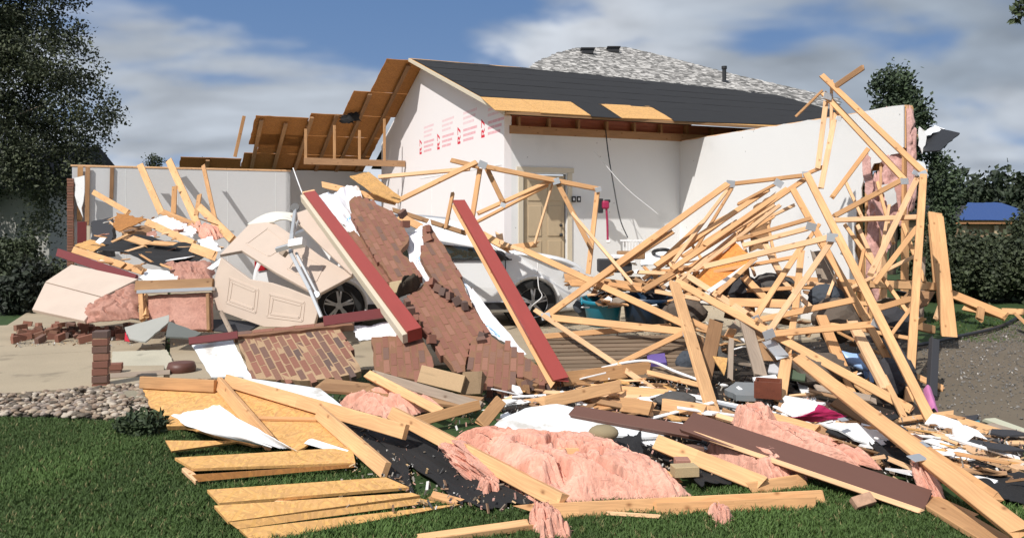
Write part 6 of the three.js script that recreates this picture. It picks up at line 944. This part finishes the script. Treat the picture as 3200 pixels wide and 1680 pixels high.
{ const t = grp(G(2140, 1494, .06)), m = mat({ color: lin(.95, .82, .6), map: T.conc, bumpMap: T.conc, bumpScale: .006 }); const sh = new THREE.Shape([[-.1, -.05], [.1, -.05], [.1, .05], [-.1, .05]].map((p) => new THREE.Vector2(...p))); for (const x of [-.055, 0, .055]) { const h = new THREE.Path(); h.absarc(x, 0, .016, 0, 6.283, true); sh.holes.push(h); } const g = new THREE.ExtrudeGeometry(sh, { depth: .07, bevelEnabled: true, bevelSize: .004, bevelThickness: .004, bevelSegments: 1 }); g.rotateX(-Math.PI / 2); const k = mesh(g, m); k.rotation.y = .15; k.position.y = .02; k.scale.set(.72, .8, .8); child(t, k, 'block_body'); put(t, 'cored_block', 'pale cored block lying on the third black felt', 'block'); const c = k.clone(), t2 = grp(G(2694, 1588, .01)); c.material = mat({ color: lin(.6, .38, .26), map: T.brick }); c.rotation.set(.75, .3, 0); c.position.y = .03; c.scale.setScalar(.58); child(t2, c, 'brick_body'); put(t2, 'cored_brick', 'pinkish cored brick alone in the grass before the brown fascia', 'brick'); }
put(mesh(rbox(.09, .05, .08, .006, 0, 0, 0), mat({ color: lin(.5, .26, .2), map: T.brick })), 'loose_brick', 'pinkish brick piece behind the pale cored block', 'brick').position.copy(G(2132, 1444, .12));
put(mesh(rbox(.11, .05, .08, .006, 0, 0, 0), M.brick[3]), 'loose_brick', 'grey brick piece by the slanting joist above the cored block', 'brick').position.copy(G(2172, 1404, .1));
// on the back wall
{ const o = P(1886, 640, 15), t = grp(o), pk = mat({ color: lin(.34, .02, .075), roughness: .4 }); child(t, mesh(rbox(.12, .34, .1, .02, -.07, -.02, 0), M.black), 'hook_plate'); child(t, mesh(rbox(.17, .2, .14, .05, .04, 0, .08), pk), 'motor_head'); child(t, mesh(tubeGeo([V(.06, -.08, .08), V(.08, -.4, .08), V(.09, -.82, .09)], .026), pk), 'shaft'); child(t, mesh(rbox(.14, .07, .06, .02, .08, .09, .1), M.black), 'handle'); child(t, mesh(rbox(.1, .07, .12, .03, .1, -.85, .12), M.white), 'cutting_guard'); t.scale.setScalar(.8); put(t, 'string_trimmer', 'pink string trimmer hanging on the shaded back wall', 'trimmer'); }
for (const [x, l] of [[1793, 'small square dark plate on the back wall nearer the door'], [1809, 'small square dark plate on the back wall further from the door']]) { const k = new THREE.Group(); k.position.copy(P(x, 622, 15)); k.rotation.y = HA; child(k, mesh(rbox(.085, .11, .016, .004, 0, 0, 0), M.black), 'plate'); child(k, mesh(rbox(.034, .05, .008, .002, 0, 0, .01), M.white), 'switch'); put(k, 'switch_plate', l, 'switch plate'); }
put(mesh(tubeGeo([P(1893, 405, 14.9), P(1900, 470, 14.85), P(1918, 580, 14.7), P(1940, 690, 14.5), P(1962, 742, 14.3)], .011, 40, 6), M.black), 'hanging_cable', 'thin dark cable hanging down the back wall', 'cable');
put(mesh(tubeGeo([P(1858, 472, 14.8), P(1950, 580, 14.7), P(2056, 668, 14.7)], .006, 20, 5), M.white), 'loose_wire', 'thin white wire slanting across the back wall', 'wire');
put(mesh(tubeGeo([P(915, 525, 18), P(938, 588, 16), P(952, 620, 14)], .012, 20, 6), M.white), 'loose_wire', 'pale wire dangling from the ceiling beam', 'wire');
put(mesh(tubeGeo([P(1680, 820, 11), P(1684, 900, 10.9), P(1694, 925, 10.9), P(1668, 950, 10.9), P(1656, 962, 11)], .007, 30, 5), M.white), 'loose_wire', 'tangled pale wire dangling before the car wheel', 'wire');
put(mesh(tubeGeo([P(2166, 1036, 8), P(2260, 1078, 7.9), P(2320, 1076, 7.8), P(2420, 1050, 7.8)], .008, 30, 5), M.tan), 'loose_wire', 'yellow cord sagging between the trusses', 'wire');
put(mesh(tubeGeo([P(1880, 1150, 7.8), P(1960, 1132, 7.9), P(2030, 1128, 7.9), P(2110, 1160, 7.7), P(2180, 1186, 7.5)], .014, 30, 7), M.white), 'bent_pipe', 'white bent pipe lying before the fallen boarded wall', 'pipe');
{ // white wire rack by the back wall
  const t = grp(P(1978, 790, 13.4)); for (let i = 0; i < 8; i++) child(t, mesh(box(.016, .2, .016, -.16 + i * .05, .1, 0), M.white), 'bar'); child(t, mesh(box(.42, .03, .03, 0, .21, 0), M.white), 'rail'); child(t, mesh(box(.42, .03, .03, 0, 0, 0), M.white), 'rail'); put(t, 'white_rack', 'white barred rack leaning under the back wall', 'rack'); }
{ const t = grp(P(2040, 820, 12.6)); const k = clothMesh(V(-.2, .1, 0), V(.3, .22, -.2), V(.32, .02, .1), V(-.2, -.06, .1), 16, 10, .02, M.white, (u, v) => .05 * fbm(u * 3, v * 3, 3, 3)); child(t, k, 'pale_cover'); const g = new THREE.TorusGeometry(.13, .03, 8, 20); g.rotateX(1.2); g.translate(.14, .16, 0); child(t, mesh(g, M.black), 'black_hoop'); put(t, 'covered_machine', 'pale covered machine with a black hoop before the bright wall', 'machine'); }
{ const t = grp(P(1920, 850, 12.2)); for (const [w, h, d, x, y, z, m] of [[.5, .2, .3, 0, .1, 0, M.darkstuff], [.4, .12, .26, .25, .26, 0, M.oldwood[0]], [.3, .06, .3, .1, .24, .1, M.white]]) child(t, mesh(rbox(w, h, d, .02, x, y, z), m), 'carton'); put(t, 'carton_pile', 'dark cartons heaped under the string trimmer', 'cartons'); }
// dark bags and cloths in the hollow under the trusses
const dark = [[.035, .035, .04], [.08, .075, .07], [.05, .06, .075], [.11, .085, .065]].map((c) => mat({ color: lin(...c), roughness: .85 }));
[[2300, 905, 9.4, .6, .3, 'black bag slumped under the metal rail end'], [2420, 900, 9.6, .5, .3, 'dark grey bag in the hollow left of the leaning trusses'], [2580, 930, 9, .4, .25, 'dark coil of hose behind the leaning trusses'], [2620, 1000, 8.4, .5, .36, 'black cloth bundle in the hollow behind the blue chair'], [2790, 1010, 8.6, .4, .3, 'dark bundle by the foot of the tall post'], [2250, 1120, 7.9, .22, .2, 'dark brown cloth hanging in the middle hollow'], [2150, 1130, 8.0, .22, .18, 'black cover left of the middle hollow'], [2560, 1160, 7.4, .5, .26, 'dark bundle under the heavy corner board'], [2800, 1180, 7.3, .34, .3, 'dark open crate beside the tall post'], [2110, 1250, 6.6, .34, .12, 'crumpled black plastic in the litter left of the post'], [1830, 960, 10.6, .3, .2, 'dark box left of the teal tub'], [2140, 980, 9.4, .5, .3, 'dark navy bin behind the standing post']].forEach(([x, y, d, w, h, l], i) => { const p = P(x, y, d); if (p.y < h / 2) p.y = h / 2; const g = new THREE.IcosahedronGeometry(1, 4), q = g.attributes.position; for (let k = 0; k < q.count; k++) { const a = V(q.getX(k), q.getY(k), q.getZ(k)), f = .7 + .65 * fbm(a.x * 1.7 + i * 5, a.y * 1.7, a.z * 1.7, 4); q.setXYZ(k, a.x * f * w * .5, a.y * f * h * .6, a.z * f * w * .36); } g.computeVertexNormals(); const k = mesh(g, dark[i % 4]); k.position.copy(p); put(k, 'dark_bundle', l, 'bundle'); });
{ const k = clothMesh(P(2886, 1225, 7.1), P(2912, 1225, 7.1), P(2936, 1300, 6.5), P(2900, 1300, 6.5), 10, 14, .006, mat({ color: lin(.6, .2, .42), roughness: .6 }), (u, v) => .05 * Math.sin(u * 3) + .03 * fbm(u * 4, v * 5, 2, 3)); put(k, 'pink_bag', 'thin pink bag caught at the foot of the tall post', 'bag'); }
sheet('teal_scrap', 'teal and white carton scrap at the gravel edge', 'scrap', [[3020, 1318, 6.4], [3060, 1310, 6.5], [3072, 1332, 6.3], [3036, 1340, 6.2]], .03, mat({ color: lin(.06, .24, .3) }), .004);
sheet('black_scrap', 'black rag at the gravel edge beside the teal scrap', 'scrap', [[3004, 1300, 6.6], [3058, 1294, 6.7], [3062, 1312, 6.5], [3012, 1318, 6.5]], .03, M.darkstuff, .02);
for (const [x, y, s, l] of [[2636, 1310, .04, 'bent steel plate at the joint of the corner boards'], [2880, 1390, .06, 'grey steel connector plate lying over the corner boards'], [2868, 1430, .065, 'second grey steel plate under the corner boards']]) { const k = mesh(rbox(s * 1.6, .006, s, .002, 0, 0, 0), M.zinc); k.position.copy(G(x, y, .24)); k.rotation.set(.3, .4, -.1); put(k, 'steel_plate', l, 'steel plate'); }

// ---------------------------------------------------------------- the litter: small broken pieces, each a thing, of a few kinds
{
  const q = rng(9091), kinds = [
    ['wood_scrap', 'short splintered wood scrap', 'wood scrap', 'wood scraps in the litter', (l) => barMesh(V(-l / 2, 0, 0), V(l / 2, 0, 0), .03 + q() * .05, .02, LU[Math.floor(q() * 6)], { ja: .08, jb: .08, face: V(0, 1, 0) }), 70, .12, .5],
    ['white_scrap', 'small white drywall shard', 'drywall scrap', 'drywall shards in the litter', (l) => shard(l, M.white), 64, .1, .42],
    ['brown_scrap', 'small dark brown splinter', 'wood scrap', 'brown splinters in the litter', (l) => barMesh(V(-l / 2, 0, 0), V(l / 2, 0, 0), .02 + q() * .04, .014, M.oldwood[Math.floor(q() * 3)], { ja: .08, jb: .08, face: V(0, 1, 0) }), 70, .1, .6],
    ['white_trim', 'thin white trim length', 'trim', 'white trim lengths in the litter', (l) => barMesh(V(-l / 2, 0, 0), V(l / 2, 0, 0), .03, .012, M.white, { face: V(0, 1, 0) }), 26, .3, .9],
    ['grey_scrap', 'small grey scrap', 'scrap', 'grey scraps in the litter', (l) => shard(l, pick([M.grey[0], M.osb, M.grey[1], M.darkstuff, M.felt, M.brown])), 70, .1, .36]];
  function shard(l, m) { const n = 5, pts = []; for (let i = 0; i < n; i++) { const a = i / n * 6.283 + q() * .8, r = l * (.3 + q() * .4); pts.push(V(Math.cos(a) * r, 0, Math.sin(a) * r * .8)); } const k = panelMesh(pts, .012, m); k.position.set(0, 0, 0); return k; }
  const zones = [[1560, 1210, 2160, 1330], [2160, 1230, 2640, 1370], [1780, 1180, 2120, 1260], [2240, 1320, 2760, 1440], [2640, 1300, 3000, 1440], [2800, 1340, 3200, 1500]];
  const where = ['by the large dirty white sheet', 'around the small brown drawer', 'at the foot of the splintered red beam', 'behind the broad brown fascia', 'under the heavy corner board', 'at the right hand end of the litter'];
  for (const [name, label, cat, group, make, n, l0, l1] of kinds) for (let i = 0; i < n; i++) {
    const zi = Math.floor(Math.pow(q(), 1.3) * zones.length), z = zones[zi], x = lerp(z[0], z[2], q()), y = lerp(z[1], z[3], q()), k = make(lerp(l0, l1, q() * q())), w = new THREE.Group(); void w;
    const tilt = new THREE.Quaternion().setFromEuler(new THREE.Euler((q() - .5) * .7, (q() - .5) * 1.6 - .25, (q() - .5) * .5)); k.quaternion.premultiply(tilt); k.position.copy(G(x, y, .03 + q() * .1)); put(k, name, label + ' ' + where[zi], cat, group + ' ' + where[zi]);
  }
  // clutter in the hollow under the trusses
  const hollow = [['wood_scrap', 'splintered wood piece caught', 'wood scrap', 'wood pieces under the trusses', (l) => barMesh(V(-l / 2, 0, 0), V(l / 2, 0, 0), .04 + q() * .06, .02, pick([...LU, ...M.oldwood]), { ja: .08, jb: .08, face: V(0, 1, 0) }), 80, .2, .9],
    ['white_scrap', 'white shard caught', 'drywall scrap', 'white shards under the trusses', (l) => shard(l, M.white), 46, .08, .34],
    ['dark_scrap', 'dark scrap caught', 'scrap', 'dark scraps under the trusses', (l) => shard(l, pick([M.darkstuff, M.black, M.grey[1], M.oldwood[1]])), 70, .15, .45]];
  for (const [name, label, cat, group, make, n, l0, l1] of hollow) for (let i = 0; i < n; i++) {
    const hz = Math.floor(q() * 4), z = [[1780, 860, 2200, 960, 9.6, 11.4], [2180, 880, 2880, 1010, 8.6, 10.6], [2160, 1000, 2860, 1240, 7.4, 8.4], [1960, 820, 2300, 900, 10, 11.6]][hz], hw = ['around the plastic tubs', 'behind the leaning trusses', 'low beneath the leaning trusses', 'under the fan of trusses'][hz], x = lerp(z[0], z[2], q()), y = lerp(z[1], z[3], q()), k = make(lerp(l0, l1, q() * q()));
    k.quaternion.premultiply(new THREE.Quaternion().setFromEuler(new THREE.Euler((q() - .5) * 1.4, (q() - .5) * 3, (q() - .5) * 1.2))); k.position.copy(P(x, y, rest(x, y, lerp(z[4], z[5], 1 - (y - z[1]) / (z[3] - z[1])), .06))); put(k, name, label + ' ' + hw, cat, group + ' ' + hw);
  }
  // broken bits on the felt slope and round the fallen wall chunk at the left
  for (let i = 0; i < 64; i++) {
    const x = lerp(300, 690, q()), y = lerp(680, 838, q()), kk = Math.floor(q() * 4), l = lerp(.12, .6, q() * q());
    const k = kk === 0 ? shard(l * .8, M.white) : kk === 1 ? shard(l * .7, M.kraft) : barMesh(V(-l / 2, 0, 0), V(l / 2, 0, 0), .03 + q() * .06, .02, kk === 2 ? LU[Math.floor(q() * 6)] : M.oldwood[Math.floor(q() * 3)], { ja: .1, jb: .1, face: V(0, 1, 0) });
    k.quaternion.premultiply(new THREE.Quaternion().setFromEuler(new THREE.Euler((q() - .5) * .8 + .2, (q() - .5) * 2.4, (q() - .5) * .8))); k.position.copy(P(x, y, lerp(16.4, 11.4, (y - 680) / 158) - .15));
    const nm = ['white_scrap', 'wool_scrap', 'wood_scrap', 'brown_scrap'][kk], w = ['white drywall shard', 'brownish pink wool scrap', 'yellow wood splinter', 'dark brown wood splinter'][kk], at = y < 750 ? 'in the debris before the rear wall' : 'on the torn black roof felt slope'; put(k, nm, w + ' ' + at, ['drywall scrap', 'insulation', 'wood scrap', 'wood scrap'][kk], w + 's ' + at);
  }
  // chips too small and many to count
  const im = new THREE.InstancedMesh(new THREE.BoxGeometry(1, .25, .6), mat({ color: lin(1, 1, 1), roughness: .9 }), 8200), o = new THREE.Object3D(), tones = [[.6, .59, .56], [.5, .34, .18], [.25, .15, .09], [.1, .1, .1], [.45, .25, .2], [.3, .27, .23], [.2, .16, .12]];
  const all = [...zones, [2100, 1000, 2860, 1300], [1680, 960, 2240, 1060], [640, 1180, 1500, 1300], [360, 760, 700, 830], [40, 1020, 640, 1080], [1900, 1340, 2800, 1480], [1060, 1300, 1700, 1590]];
  for (let i = 0; i < 8200; i++) { const z = all[Math.floor(q() * all.length)], x = lerp(z[0], z[2], q()), y = lerp(z[1], z[3], q()), s = .005 + q() * q() * .026; o.position.copy(G(x, y, .03 + q() * .05)); o.rotation.set(q() * 3, q() * 6, q() * 3); o.scale.set(s * (1 + q() * 1.6), s, s); o.updateMatrix(); im.setMatrixAt(i, o.matrix); im.setColorAt(i, lin(...tones[Math.floor(q() * 7)])); }
  stuff(im, 'debris_chips', 'fine chips and crumbs strewn through the wreckage', 'debris');
  const bs = flat([G(1500, 1240), G(1640, 1175), G(2190, 1100), G(2860, 1040), G(2960, 1240), G(3200, 1330), G(3200, 1560), G(2900, 1500), G(2400, 1430), G(2000, 1500), G(1700, 1380)], .008, .02, mat({ color: lin(.2, .16, .12), map: T.soil, bumpMap: T.soil, bumpScale: .01 })); struct(bs, 'trampled_soil', 'dark littered soil under the wreckage');
}

scene.traverse((o) => { if (o.isMesh) { o.castShadow = true; o.receiveShadow = true; } });
renderer.render(scene, camera);
